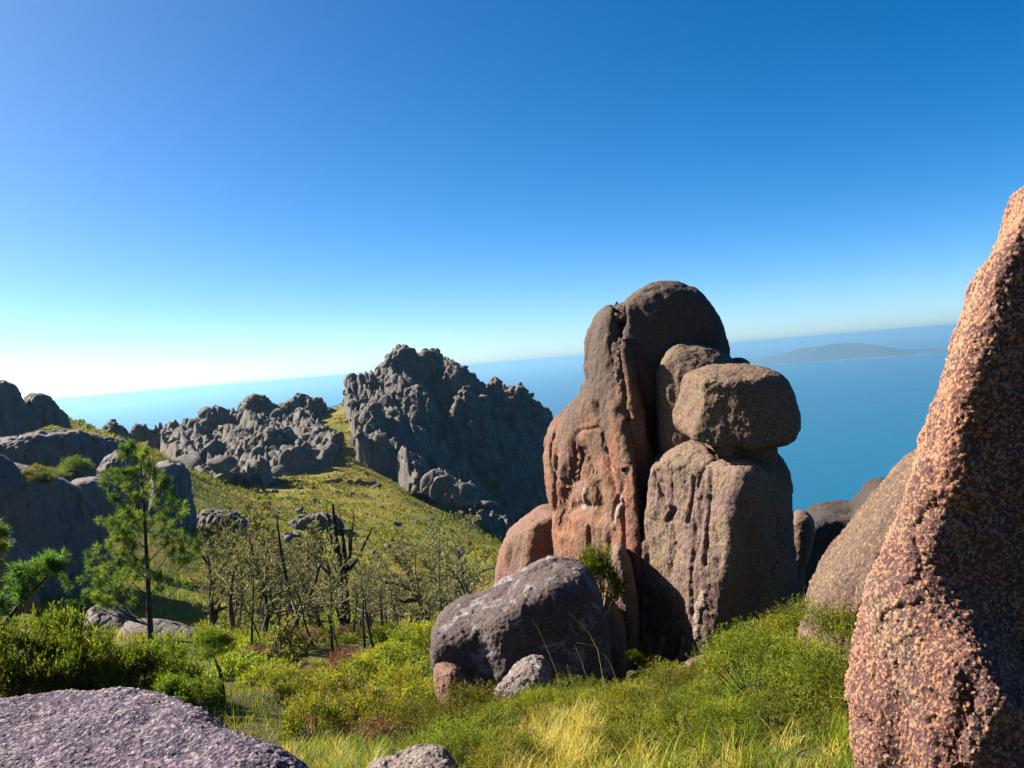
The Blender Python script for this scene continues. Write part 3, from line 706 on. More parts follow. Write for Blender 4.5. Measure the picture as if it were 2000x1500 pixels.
def near_rocks():
    # leaning slab right, behind the pink boulder
    f = Frame(1700, 1120, 6.2)
    rock('leaning_slab', 'sunlit leaning slab half buried in grass just left of the pink boulder', f,
         [dict(poly=[(1525, 1400), (1545, 1300), (1560, 1230), (1575, 1190), (1604, 1146), (1652, 1078), (1702, 1012), (1752, 945), (1800, 900), (1900, 880), (1950, 1100), (1900, 1380), (1700, 1520)], w=(-0.75, 1.2), r=0.3, k=0.12,
               planes=[(1690, 1090, -0.42, (-0.62, 0.38, -0.68))])], 0.026, M['slab_granite'], seed=91,
         disp=[('fbm', 0.9, 0.06), ('run', 3, 0.03), ('fbm', 5, 0.012), ('knob', 38, 0.009), ('fine', 50, 0.004)],
         grooves=[([(1720, 1060), (1700, 1120), (1670, 1170)], 0.02, 0.05)])
    f = Frame(1850, 1000, 3.1)
    V = dict(poly=[(2010, 350), (2000, 385), (1986, 408), (1970, 452), (1946, 510), (1921, 545), (1910, 585), (1888, 642), (1860, 692), (1844, 742), (1818, 808), (1806, 862), (1782, 930), (1764, 988), (1738, 1062), (1702, 1130),
                   (1680, 1220), (1660, 1292), (1648, 1360), (1655, 1424), (1676, 1490), (1700, 1600), (1760, 1700), (2150, 1720), (2250, 900), (2200, 480), (2100, 330)],
             w=(-0.80, 0.7), r=0.22, k=0.06, it=2,
             planes=[(1835, 1000, -0.36, (-0.80, 0.20, -0.56)), (1852, 900, -0.335, (0.52, -0.165, -0.87))])
    V2 = dict(poly=[(1760, 1050), (1722, 1120), (1690, 1200), (1664, 1290), (1648, 1360), (1655, 1424), (1676, 1490), (1700, 1600), (1760, 1700), (2020, 1700), (2010, 1330), (1930, 1190), (1850, 1090)],
              w=(-0.9, 0.5), r=0.22, k=0.08, it=2, planes=[(1770, 1330, -0.34, (-0.84, 0.06, -0.54)), (1862, 1330, -0.60, (0.50, -0.22, -0.85)), (1800, 1120, -0.30, (-0.2, 0.75, -0.62))])
    rock('pink_boulder', 'huge coarse pink granite boulder with knobbly crystals filling the right edge', f, [V, V2], 0.024, M['pink_granite'], cat='boulder', seed=95, subd=2, ku=0.08,
         disp=[('fbm', 1.3, 0.05), ('fbm', 4, 0.018, 2), ('plate', 2.0, 0.012, 8), ('fbm', 11, 0.006, 3), ('knob', 74, 0.0085, 4, 0.45), ('knob', 120, 0.0035, 5), ('fine', 120, 0.0015)],
         grooves=[([(1880, 1230), (1850, 1340), (1900, 1420)], 0.03, 0.03)])
    f = FlatFrame(300, 1430, -1.42)
    Wp = dict(poly=[(-700, 1420), (-200, 1385), (0, 1352), (100, 1341), (200, 1334), (300, 1326), (376, 1342), (430, 1366), (464, 1390), (516, 1412), (578, 1434), (612, 1455), (626, 1488), (618, 1560), (560, 1750), (300, 1950), (-300, 1950), (-800, 1700)],
              w=(-0.06, 1.3), r=0.30, k=0.2)
    rock('lilac_boulder', 'broad lilac-grey granite boulder with a rough flat top in the bottom left corner', f, [Wp], 0.024, M['purple_granite'], cat='boulder', seed=97,
         disp=[('fbm', 0.9, 0.04), ('fbm', 4, 0.02, 2), ('fbm', 12, 0.006, 3), ('knob', 44, 0.010, 4, 0.3), ('knob', 85, 0.005, 5), ('fine', 100, 0.002)])
    f = Frame(810, 1490, 5.2)
    rock('half_buried_stone', 'pale stone with white lichen half buried in grass at the bottom edge', f,
         [dict(poly=[(700, 1585), (725, 1526), (765, 1504), (815, 1491), (862, 1490), (890, 1512), (900, 1585)], w=(-0.25, 0.35), r=0.12, k=0.1, planes=[(810, 1502, -0.12, (0, 0.88, -0.45))])], 0.014, M['pale_granite'], cat='stone', seed=98,
         disp=[('fbm', 2.5, 0.05), ('plate', 6, 0.01, 3), ('fine', 30, 0.008), ('fine', 70, 0.004)])
near_rocks()
# ---------------------------------------------------------------- crags and boulders of the hills
M['hill_granite'] = granite('hill_granite', (0.056, 0.049, 0.045), (0.105, 0.086, 0.072), (0.024, 0.021, 0.021), (0.14, 0.125, 0.09), 0.6, 4.0, 0.4, 0.6, fine=0.06, contrast=0.35, dark=0.0)
M['wall_granite'] = granite('wall_granite', (0.098, 0.080, 0.080), (0.125, 0.102, 0.098), (0.036, 0.032, 0.034), (0.13, 0.115, 0.10), 0.3, 8.0, 0.6, 0.3, fine=0.02, contrast=0.25, dark=0.0)
def crag(name, label, D, poly, w, r, h, mat='hill_granite', amp=1.0, planes=(), cat='rock', seed=0, sub=1, big=None):
    c = np.mean(poly, 0); fr = Frame(c[0], c[1], D); s = D / 100.0
    dsp = [('fbm', 0.35 / s, 0.55 * s * amp), ('run', 1.1 / s, 0.55 * s * amp, 2), ('crack', 0.42 / s, 0.45 * s * amp, 8), ('fbm', 2.0 / s, 0.14 * s * amp, 4), ('fine', 6 / s, (0.04 if mat == 'hill_granite' else 0.02) * s * amp, 5)]
    if mat == 'hill_granite': dsp = dsp[:1] + [('cell', 0.75 / s, 0.75 * s * amp, 21), ('cell', 2.0 / s, 0.28 * s * amp, 22)] + dsp[1:]
    return rock(name, label, fr, [dict(poly=poly, w=w, r=r, k=0.8 * s, planes=planes, it=1)], h, M[mat], cat=cat, seed=seed, disp=dsp, subd=sub, smooth=mat != 'hill_granite')
def crags():
    crag('summit_crag', 'dark broken crag crowning the highest hill', 288, [(722, 800), (738, 755), (745, 725), (755, 703), (770, 687), (786, 681), (800, 685), (812, 702), (820, 692), (846, 692), (856, 712), (868, 745), (885, 800)], (-6, 9), 3.0, 0.75, seed=101, amp=1.15, planes=[(800, 730, -4, (0.2, 0.25, -0.95))])
    crag('ridge_crag', 'rough shoulder of rock right of the summit crag', 286, [(868, 800), (876, 725), (892, 712), (905, 722), (925, 738), (940, 760), (950, 800)], (-5, 7), 3.0, 0.75, seed=102, amp=1.1)
    crag('pointed_pinnacle', 'pointed rock pinnacle on the right ridge of the highest hill', 292, [(940, 815), (952, 765), (962, 745), (968, 741), (978, 756), (990, 775), (1000, 815)], (-4, 5), 2.2, 0.7, seed=103)
    crag('end_pinnacle', 'last rock pinnacle on the ridge above the sea', 296, [(998, 830), (1005, 775), (1012, 758), (1020, 753), (1030, 758), (1038, 775), (1055, 790), (1070, 830)], (-4, 6), 2.5, 0.7, seed=104)
    crag('central_slab', 'upright sunlit slab in the middle of the highest hillside', 262, [(782, 860), (790, 800), (798, 765), (812, 752), (832, 768), (846, 790), (850, 860)], (-5, 6), 2.5, 0.7, seed=105, planes=[(815, 800, -4.2, (-0.7, 0.2, -0.7))])
    crag('shaded_buttress', 'tall shaded buttress on the right flank of the highest hill', 272, [(868, 920), (880, 800), (895, 770), (915, 755), (935, 775), (960, 830), (975, 920)], (-5, 7), 3.0, 0.75, seed=106, amp=1.1)
    crag('lower_buttress', 'dark lower buttress at the foot of the highest hill, above the meadow', 206, [(820, 1060), (830, 1000), (838, 950), (850, 925), (875, 935), (900, 950), (925, 990), (935, 1060)], (-4, 6), 2.2, 0.55, seed=107, amp=1.2)
    crag('left_rib', 'leaning rib of rock at the left foot of the highest hill', 250, [(690, 890), (702, 840), (715, 800), (730, 790), (745, 810), (750, 860), (740, 895)], (-4, 5), 2.2, 0.65, seed=108, planes=[(715, 840, -3.5, (-0.75, 0.2, -0.65))])
    crag('domed_boulder_pair', 'domed double boulder at the edge of the meadow under the highest hill', 236, [(712, 925), (722, 895), (740, 880), (758, 882), (775, 895), (785, 920), (782, 935)], (-3, 4), 2.0, 0.55, seed=109, amp=0.7)
    crag('square_crag', 'square-topped crag on the skyline of the lower left hill', 283, [(462, 840), (470, 805), (482, 786), (492, 777), (515, 778), (522, 790), (530, 800), (535, 840)], (-5, 6), 2.0, 0.7, seed=110)
    crag('rounded_crag', 'rounded crag at the right end of the lower left hill skyline', 286, [(548, 850), (555, 795), (568, 782), (588, 773), (610, 777), (628, 787), (635, 808), (632, 850)], (-5, 6), 2.5, 0.7, seed=111)
    crag('small_skyline_crag', 'small crag on the left skyline of the lower hill', 278, [(385, 845), (398, 812), (412, 798), (430, 797), (440, 806), (445, 840)], (-4, 5), 2.0, 0.65, seed=112)
    crag('slanting_slab', 'long slanting slab low on the lower left hill', 236, [(440, 905), (470, 870), (510, 845), (545, 838), (565, 850), (560, 885), (540, 930), (470, 945)], (-5, 6), 2.5, 0.7, seed=113, planes=[(500, 880, -3.8, (-0.55, 0.45, -0.7))])
    crag('far_left_crag', 'low dark crag on the skyline beyond the left cliffs, the left one', 210, [(196, 850), (205, 832), (222, 827), (240, 832), (255, 845), (262, 865), (200, 870)], (-4, 5), 1.8, 0.6, seed=114)
    crag('far_right_crag', 'low dark crag on the skyline beyond the left cliffs, the right one', 230, [(250, 858), (262, 836), (278, 830), (292, 836), (304, 846), (302, 862)], (-3, 4), 1.5, 0.6, seed=115)
    # left cliffs
    W = 'wall_granite'
    crag('high_outcrop', 'high grey outcrop at the left edge on the skyline', 112, [(-110, 880), (-90, 760), (-40, 735), (0, 741), (25, 750), (38, 765), (44, 790), (62, 805), (70, 850), (60, 885)], (-3, 5), 1.6, 0.32, W, 0.9, seed=121, planes=[(0, 800, -2.4, (0.5, 0.1, -0.85))])
    crag('sloping_outcrop', 'sloping dark outcrop beside the high outcrop on the left skyline', 116, [(40, 850), (52, 790), (62, 770), (80, 768), (95, 776), (112, 795), (126, 812), (140, 850)], (-2, 4), 1.2, 0.3, W, 0.9, seed=122, planes=[(90, 800, -1.6, (0.5, 0.1, -0.85))])
    crag('cliff_wall', 'long purple-grey cliff wall below the left skyline', 98, [(-120, 870), (0, 862), (60, 848), (120, 842), (175, 848), (230, 862), (262, 868), (284, 893), (290, 960), (200, 990), (60, 980), (-120, 990)], (-3, 6), 1.5, 0.3, W, 0.9, seed=123, planes=[(150, 900, -2.4, (0.4, 0.08, -0.9))])
    crag('cliff_block', 'rounded block leaning against the cliff wall', 88, [(185, 960), (192, 905), (215, 885), (240, 880), (255, 895), (258, 960)], (-2, 3), 1.3, 0.25, W, 0.8, seed=124)
    crag('square_block', 'square dark block at the right end of the left cliffs', 82, [(292, 1040), (296, 925), (302, 908), (335, 903), (358, 911), (370, 928), (374, 975), (385, 1040)], (-2.5, 3), 0.7, 0.24, W, 0.7, seed=125, planes=[(335, 950, -2, (0.45, 0.02, -0.9))])
    crag('smooth_dome', 'smooth pale-topped dome behind the great shaded dome', 62, [(120, 1060), (128, 950), (150, 937), (185, 935), (212, 943), (238, 958), (252, 985), (262, 1060)], (-2, 3), 1.2, 0.2, W, 0.5, seed=126, planes=[(190, 980, -1.6, (0.5, 0.15, -0.85))])
    crag('great_dome', 'great shaded dome of granite on the left with fluted sides', 50, [(-160, 1230), (-150, 930), (-60, 905), (0, 905), (40, 912), (75, 920), (108, 930), (140, 947), (165, 962), (184, 988), (202, 1032), (214, 1080), (226, 1140), (224, 1215), (100, 1240)], (-2.5, 4), 1.6, 0.16, W, 0.6, seed=127, planes=[(80, 1050, -2.2, (0.55, 0.10, -0.83))])
    crag('perched_boulder', 'rounded boulder perched on the great dome at the left edge', 49, [(-80, 945), (-60, 895), (-20, 884), (4, 888), (20, 897), (32, 912), (34, 940)], (-1.2, 1.6), 0.6, 0.13, W, 0.5, cat='boulder', seed=128)
    crag('low_dome', 'low blue-grey dome at the left edge below the great dome', 36, [(-90, 1200), (-60, 1060), (0, 1046), (26, 1056), (48, 1078), (66, 1105), (78, 1200)], (-1.2, 2), 0.8, 0.11, W, 0.5, seed=129)
    crag('scree_boulder', 'mossy boulder heap right of the square block', 92, [(380, 1075), (390, 1015), (420, 1000), (455, 1004), (480, 1022), (500, 1052), (510, 1075)], (-2, 3), 1.2, 0.26, seed=130)
    crag('valley_slab', 'pale flat slab beside the pine trunk', 33, [(215, 1310), (235, 1246), (270, 1232), (330, 1236), (385, 1250), (405, 1272), (395, 1310)], (-1.6, 2.5), 0.35, 0.10, W, 0.35, seed=131, planes=[(300, 1238, 0.2, (0.0, 0.93, -0.36))])
    crag('shaded_slab', 'dark slab in the gully between the great dome and the pine', 40, [(150, 1300), (165, 1215), (200, 1192), (240, 1195), (265, 1230), (270, 1300)], (-1.6, 2.5), 0.5, 0.12, W, 0.4, seed=132, planes=[(220, 1205, 0.2, (0.1, 0.85, -0.5))])
    crag('twin_boulder', 'dark twin boulder in the meadow left of the burnt tree', 112, [(546, 1080), (550, 1055), (562, 1046), (576, 1050), (588, 1058), (592, 1080)], (-1, 1.4), 0.8, 0.22, seed=133, cat='boulder', amp=0.5)
    crag('meadow_outcrop', 'low dark outcrop in the meadow behind the burnt tree', 132, [(560, 1040), (575, 1020), (600, 1010), (640, 1005), (662, 1015), (670, 1035), (640, 1045)], (-1.5, 2), 0.9, 0.25, seed=134, amp=0.6)
crags()

def boulder_shape(seed, sub):
    bm = bmesh.new(); bmesh.ops.create_icosphere(bm, subdivisions=sub, radius=1.0)
    V = np.array([v.co for v in bm.verts]); F = np.array([[v.index for v in f.verts] for f in bm.faces]); bm.free()
    r = np.random.default_rng(seed)
    rad = np.ones(len(V))
    for _ in range(15):                      # flatten faces
        n = r.normal(size=3); n /= np.linalg.norm(n); c = r.uniform(0.5, 0.85); d = V @ n
        rad = np.minimum(rad, np.where(d > 0.05, c / np.maximum(d, 0.05), 9))
    V = V * np.minimum(rad, 1)[:, None] * 1.15
    V = V * (1 + 0.08 * fbm(V * 1.5, seed, 3))[:, None] * (1 + 0.03 * fbm(V * 4, seed + 5, 2))[:, None]
    return V, F
def in_poly(P, poly):
    poly = np.asarray(poly, float); ins = np.zeros(len(P), bool); n = len(poly)
    for i in range(n):
        a, b = poly[i], poly[(i + 1) % n]
        c = (a[1] <= P[:, 1]) != (b[1] <= P[:, 1])
        ins ^= c & (P[:, 0] < a[0] + (P[:, 1] - a[1]) / (b[1] - a[1] + 1e-9) * (b[0] - a[0]))
    return ins
MOUNT = [(672, 792), (704, 738), (740, 690), (790, 675), (850, 685), (930, 715), (1000, 755), (1090, 800), (1075, 880), (1075, 1000), (1060, 1075), (960, 1070), (860, 1050), (800, 1010), (815, 980), (770, 935), (700, 905), (692, 868), (684, 830)]
HILL = [(300, 860), (370, 828), (420, 795), (500, 775), (560, 785), (596, 772), (618, 800), (606, 830), (632, 858), (676, 892), (660, 906), (560, 930), (525, 950), (430, 985), (380, 975), (380, 930), (330, 900)]
MEADOW = [(420, 990), (560, 940), (700, 905), (800, 1010), (870, 1055), (1030, 1070), (900, 1085), (700, 1110), (540, 1085)]
def block_height(X, Y, big=((7.0, 15.0, 6.5, 0.42, 1), (2.8, 5.6, 3.2, 0.45, 2), (1.15, 2.1, 1.7, 0.5, 3))):
    """jointed granite: domed blocks of three sizes with clefts between them"""
    P = np.c_[X, Y, np.zeros(len(X))]; wx = fbm(P / 14.0, 301, 3) * 2.5; wy = fbm(P / 14.0, 305, 3) * 2.5
    c, s_ = math.cos(0.5), math.sin(0.5); U = (X * c + Y * s_) + wx; V = (-X * s_ + Y * c) + wy; h = 0
    for sx, sy, A, pw, sd in big:
        d, of, ra, rb = worley2(np.c_[U / sx, V / sy, np.full(len(X), 0.5)], 310 + sd); h = h + A * np.maximum(0.2 + 0.8 * ra + 1.1 * ((ra - 0.5) * of[:, 1] + (rb - 0.5) * of[:, 0]), 0.05) * np.clip(1 - (d / 0.85) ** 4, 0, 1) ** 0.5
    for sc_, dp, sd in ((5.5, 2.6, 341), (2.4, 1.2, 347)):       # open joints
        n = vnoise(np.c_[U / sc_, V / (sc_ * 2.2), np.full(len(X), 0.3)], sd); h = h - dp * np.exp(-(n / 0.05) ** 2)
    return h + 0.45 * fbm(P / 1.1, 330, 4, 2.2, 0.6)
MASS = []
def rock_mass(name, poly, x0, x1, y0, y1, st, ymin, amp=1.0):
    xs = np.arange(x0, x1, st); ys = np.arange(y0, y1, st); gx, gy = np.meshgrid(xs, ys, indexing='ij'); X, Y = gx.ravel(), gy.ravel(); Z = ground_z(X, Y)
    m = (in_poly(pix(np.c_[X, Y, Z]), poly) & (Y > ymin)).astype(float).reshape(gx.shape)
    m *= (fbm(np.c_[X, Y, X * 0] / 22.0, 77, 2) < 0.30).reshape(gx.shape)
    for _ in range(4):
        for ax in (0, 1): m = (np.roll(m, 1, ax) + m + np.roll(m, -1, ax)) / 3
    m = m.ravel(); H = block_height(X, Y) * amp * sstep(0.15, 0.9, m) - 1.5 * (1 - sstep(0.02, 0.3, m)) - 0.3
    V = np.c_[X, Y, Z + H]; nx, ny = gx.shape
    i = np.arange(nx - 1)[:, None] * ny + np.arange(ny - 1)[None]; F = np.stack([i, i + ny, i + ny + 1, i + 1], -1).reshape(-1, 4)
    F = F[m[F].max(1) > 0.02]; use = np.unique(F); re = np.zeros(len(V), np.int64); re[use] = np.arange(len(use))
    o = obj(name, mesh_from(name, V[use], re[F], M['hill_granite'], False)); tag(o, kind='structure')
rock_mass('rocky_hillside', MOUNT, -72, 22, 195, 316, 0.36, 180)
rock_mass('lower_rocky_hillside', HILL, -128, -46, 188, 312, 0.36, 180, 0.7)
def scatter():
    r = np.random.default_rng(12)
    N = 150000; X = r.uniform(-150, 40, N); Y = r.uniform(85, 312, N); Z = ground_z(X, Y); P = np.c_[X, Y, Z]; q = pix(P)
    # local slope
    gx = (ground_z(X + 1, Y) - ground_z(X - 1, Y)) / 2; gy = (ground_z(X, Y + 1) - ground_z(X, Y - 1)) / 2
    m1 = in_poly(q, MOUNT) & (Y > 180); m2 = in_poly(q, HILL) & (Y > 180); m3 = in_poly(q, MEADOW)
    green = fbm(P / 22.0, 77, 2)                          # turf patches stay open
    sel = []
    for m, prob, smin_, smax_, kind in ((m1, 0.9, 0.5, 3.2, 0), (m2, 0.9, 0.5, 3.2, 1), (m3, 0.014, 0.35, 1.4, 2)):
        I = np.where(m)[0]
        if kind < 2: I = I[r.random(len(I)) < (0.06 if kind == 0 else 0.035)]
        if kind == 1: I = I[green[I] < 0.22]
        if kind == 0: I = I[green[I] < 0.45]
        if kind == 2: I = I[r.random(len(I)) < prob]
        for i in I:
            s = smin_ + (smax_ - smin_) * r.random() ** 3.8
            sel.append((i, s, kind))
    sel.sort(key=lambda a: -a[1])
    kept = []; cell = {}
    for i, s, k in sel:                                   # larger first, no heavy overlaps
        x, y = X[i], Y[i]; key = (int(x // 5), int(y // 5)); ok = True
        for a in (-1, 0, 1):
            for b in (-1, 0, 1):
                for (x2, y2, s2) in cell.get((key[0] + a, key[1] + b), ()):
                    if (x - x2) ** 2 + (y - y2) ** 2 < (0.75 * (s + s2)) ** 2: ok = False; break
                if not ok: break
            if not ok: break
        if ok: cell.setdefault(key, []).append((x, y, s)); kept.append((i, s, k))
    print('hill boulders', len(kept))
    info = []; BH = block_height(X, Y)
    for i, s, k in kept:
        if k < 2: Z[i] += BH[i] * (0.85 if k == 0 else 0.60) - 0.5
    for i, s, k in kept:
        g = np.array((gx[i], gy[i])); gl = np.linalg.norm(g) + 1e-6
        yaw = math.atan2(g[1], g[0]) + r.normal(0, 0.5)
        tall = (r.uniform(0.5, 1.0) if r.random() < 0.8 else r.uniform(1.0, 1.8)) if k < 2 else r.uniform(0.5, 0.9)
        sc = (s * r.uniform(0.7, 1.3), s * r.uniform(0.55, 1.0), s * tall)
        rot = Matrix.Rotation(yaw, 3, 'Z') @ Matrix.Rotation(-min(math.atan(gl), 1.0) * r.uniform(0.3, 0.9) + r.normal(0, 0.12), 3, 'Y') @ Matrix.Rotation(r.normal(0, 0.4), 3, 'X')
        info.append((i, s, k, sc, rot, int(r.integers(12))))
    return X, Y, Z, info
def build_boulders():
    X, Y, Z, info = scatter()
    hi = [boulder_shape(200 + k, 3) for k in range(12)]; lo = [boulder_shape(200 + k, 2) for k in range(12)]; lo1 = [boulder_shape(200 + k, 1) for k in range(12)]
    mes = [mesh_from('boulder', v, f, M['hill_granite'], False) for v, f in hi]
    names = [('boulder', 'grey granite boulder among many tumbled down the highest hill', 'boulders of the highest hill'),
             ('boulder', 'grey granite boulder among many tumbled over the lower left hill', 'boulders of the lower left hill'),
             ('boulder', 'small grey boulder lying in the grassy meadow between the hills', 'boulders in the meadow')]
    quota = {0: 150, 1: 95, 2: 40}; cnt = {0: 0, 1: 0, 2: 0}; VV = []; FF = []; nv = 0
    for i, s, k, sc, rot, v in info:
        loc = Vector((X[i], Y[i], Z[i] + sc[2] * 0.15))
        if cnt[k] < quota[k]:
            cnt[k] += 1
            o = obj('boulder', mes[v]); o.matrix_world = Matrix.Translation(loc) @ rot.to_4x4() @ Matrix.Diagonal((*sc, 1)); tag(o, names[k][1], 'boulder', names[k][2])
        else:
            V, F = lo[v] if s > 1.0 else lo1[v]
            W = (V * np.array(sc)) @ np.array(rot).T + np.array(loc); VV.append(W); FF.append(F + nv); nv += len(V)
    o = obj('boulder_rubble', mesh_from('boulder_rubble', np.concatenate(VV), np.concatenate(FF), M['hill_granite'], False)); tag(o, 'rubble of small grey boulders covering the hills', 'rubble', kind='stuff')
build_boulders()
# ---------------------------------------------------------------- vegetation
def leaf_mat(name, cols, trans=0.45, rough=0.6, attr='tone'):
    """cols: three colours blended by the per-leaf attribute"""
    t = NT(name); a = t.attr(attr)
    col = t.mix(t.ramp(a, 0.0, 0.5), cols[0], cols[1]); col = t.mix(t.ramp(a, 0.5, 1.0), col, cols[2])
    rnd = t.node('ShaderNodeObjectInfo').outputs['Random']
    hs = t.node('ShaderNodeHueSaturation', i_Color=col, i_Hue=t.math('ADD', 0.48, t.math('MULTIPLY', rnd, 0.05)), i_Value=t.math('ADD', 0.6, t.math('MULTIPLY', rnd, 0.7)))
    d = t.node('ShaderNodeBsdfPrincipled'); t.l.new(hs.outputs[0], d.inputs['Base Color']); d.inputs['Roughness'].default_value = rough; d.inputs['Specular IOR Level'].default_value = 0.25
    tr = t.node('ShaderNodeBsdfTranslucent')
    t.l.new(t.mix(1.0, hs.outputs[0], (1.25, 1.2, 0.6), 'MULTIPLY'), tr.inputs[0])
    mx = t.node('ShaderNodeMixShader'); mx.inputs[0].default_value = trans
    t.l.new(d.outputs[0], mx.inputs[1]); t.l.new(tr.outputs[0], mx.inputs[2]); t.l.new(mx.outputs[0], t.out.inputs[0])
    return t.m
def bark_mat(name, a, b, sc=6.0):
    t = NT(name); c = t.coords('Object'); n = t.noise(t.mapped(c, (sc, sc, sc * 0.25)), 1.0, 5, 0.7)
    return t.principled(t.mix(t.ramp(n, 0.35, 0.65), a, b), 0.9, t.bump(n, 0.8, 0.03), 0.2)
M['gorse'] = leaf_mat('gorse_leaf', [(0.058, 0.079, 0.008), (0.178, 0.199, 0.013), (0.315, 0.283, 0.021)], 0.5)
M['heath'] = leaf_mat('heather_leaf', [(0.027, 0.040, 0.006), (0.137, 0.150, 0.009), (0.274, 0.237, 0.022)], 0.5)
M['juniper'] = leaf_mat('juniper_leaf', [(0.023, 0.042, 0.007), (0.095, 0.131, 0.010), (0.252, 0.262, 0.019)], 0.5)
M['needle'] = leaf_mat('pine_needle', [(0.036, 0.075, 0.022), (0.10, 0.165, 0.026), (0.20, 0.25, 0.032)], 0.5)
M['grass'] = leaf_mat('grass_blade', [(0.071, 0.103, 0.007), (0.199, 0.217, 0.011), (0.479, 0.342, 0.097)], 0.45)
M['fern'] = leaf_mat('fern_leaf', [(0.084, 0.125, 0.010), (0.199, 0.242, 0.013), (0.315, 0.304, 0.021)], 0.5)
M['bracken'] = leaf_mat('dead_bracken', [(0.101, 0.046, 0.020), (0.175, 0.083, 0.037), (0.294, 0.184, 0.074)], 0.3)
M['bud'] = leaf_mat('winter_twig_bud', [(0.11, 0.125, 0.012), (0.20, 0.205, 0.018), (0.27, 0.23, 0.05)], 0.45)
M['bark'] = bark_mat('dark_bark', (0.022, 0.018, 0.014), (0.060, 0.048, 0.036))
M['char'] = bark_mat('charred_bark', (0.011, 0.010, 0.009), (0.036, 0.029, 0.024))
M['twig'] = bark_mat('pale_twig', (0.115, 0.10, 0.05), (0.26, 0.225, 0.115))
M['straw'] = bark_mat('dry_stalk', (0.192, 0.144, 0.056), (0.288, 0.224, 0.096))
M['deadwood'] = bark_mat('dead_wood', (0.128, 0.104, 0.088), (0.240, 0.208, 0.176))

class Tubes:
    def __init__(s): s.V = []; s.F = []; s.n = 0
    def add(s, P, rad, k=5, cap=True):
        P = np.asarray(P, float); n = len(P); rad = np.broadcast_to(np.asarray(rad, float), (n,))
        T = np.gradient(P, axis=0); T /= np.maximum(np.linalg.norm(T, axis=1), 1e-9)[:, None]
        ref = np.array((0.31, 0.17, 0.93)) if abs(T[:, 2]).mean() < 0.85 else np.array((0.95, 0.2, 0.1))
        A = np.cross(T, ref); A /= np.maximum(np.linalg.norm(A, axis=1), 1e-9)[:, None]; B = np.cross(T, A)
        a = 2 * np.pi * np.arange(k) / k
        R_ = P[:, None] + rad[:, None, None] * (A[:, None] * np.cos(a)[None, :, None] + B[:, None] * np.sin(a)[None, :, None])
        i = np.arange(n - 1)[:, None] * k + np.arange(k)[None]; j = np.arange(n - 1)[:, None] * k + ((np.arange(k) + 1) % k)[None]
        s.V.append(R_.reshape(-1, 3)); s.F.append(np.stack([i, j, j + k, i + k], -1).reshape(-1, 4) + s.n); s.n += n * k
    def mesh(s, name, mat): return mesh_from(name, np.concatenate(s.V), np.concatenate(s.F), mat)

def leaves(P, D, L, W, tone, rg, bend=0.0):
    """thin diamond leaves at P along D; returns verts, tris, per-vertex tone"""
    n = len(P); D = D / np.maximum(np.linalg.norm(D, axis=1), 1e-9)[:, None]
    S = np.cross(D, rg.normal(size=(n, 3))); S /= np.maximum(np.linalg.norm(S, axis=1), 1e-9)[:, None]
    L = np.broadcast_to(L, (n,))[:, None]; W = np.broadcast_to(W, (n,))[:, None]
    V = np.stack([P, P + D * L * 0.45 + S * W / 2, P + D * L, P + D * L * 0.45 - S * W / 2], 1).reshape(-1, 3)
    i = np.arange(n)[:, None] * 4
    return V, np.concatenate([i + [0, 1, 2], i + [0, 2, 3]]), np.repeat(tone, 4)
def leaf_mesh(name, parts, mat):
    V = []; F = []; T = []; n = 0
    for v, f, t in parts: V.append(v); F.append(f + n); T.append(t); n += len(v)
    me = mesh_from(name, np.concatenate(V), np.concatenate(F), mat, smooth=False); add_attr(me, 'tone', np.concatenate(T)); return me

# ---- bushes: woody stems plus many small sprigs; unit size about 1 m tall, 1.3 m across
def bush_meshes(seed, mat, nclump=26, sprigs=34, per=7, leaf=0.045, wid=0.016, spread=0.62, tall=0.85, low=0.15, tone_lo=0.0, tone_hi=0.9, clump_r=0.17, prefix='bush'):
    rg = np.random.default_rng(seed); tb = Tubes(); P = []; D = []; tn = []
    for c in range(nclump):
        a = rg.uniform(0, 2 * np.pi); rr = spread * math.sqrt(rg.random()); el = 1 - (rr / spread) ** 2 * rg.uniform(0.5, 0.95)
        cz = low + (tall - low) * el * rg.uniform(0.65, 1.0); cc = np.array((rr * math.cos(a), rr * math.sin(a), cz))
        base = np.array((cc[0] * 0.18, cc[1] * 0.18, -0.05)); mid = base * 0.5 + cc * 0.5 + rg.normal(0, 0.05, 3)
        tb.add([base, mid, cc], [0.018, 0.012, 0.005], 4)
        R0 = clump_r * rg.uniform(0.7, 1.35); t0 = rg.uniform(tone_lo, tone_hi)
        for s in range(sprigs):
            d = rg.normal(size=3); d /= np.linalg.norm(d); d[2] = d[2] * 0.75 + 0.25
            p0 = cc + d * R0 * rg.uniform(0.25, 0.9); u = d + np.array((0, 0, 0.7)) + rg.normal(0, 0.25, 3); u /= np.linalg.norm(u)
            for q in range(per):
                P.append(p0 + u * (q * leaf * 0.42)); D.append(u * 0.7 + rg.normal(0, 0.55, 3)); tn.append(np.clip(t0 * 0.6 + 0.25 * rg.random() + 0.35 * q / per * rg.random(), 0, 1))
    P = np.array(P); D = np.array(D); n = len(P)
    fol = leaf_mesh(prefix + '_foliage', [leaves(P, D, leaf * rg.uniform(0.7, 1.3, n), wid, np.array(tn), rg)], mat)
    return fol, tb.mesh(prefix + '_stems', M['bark'])
BUSH = {}
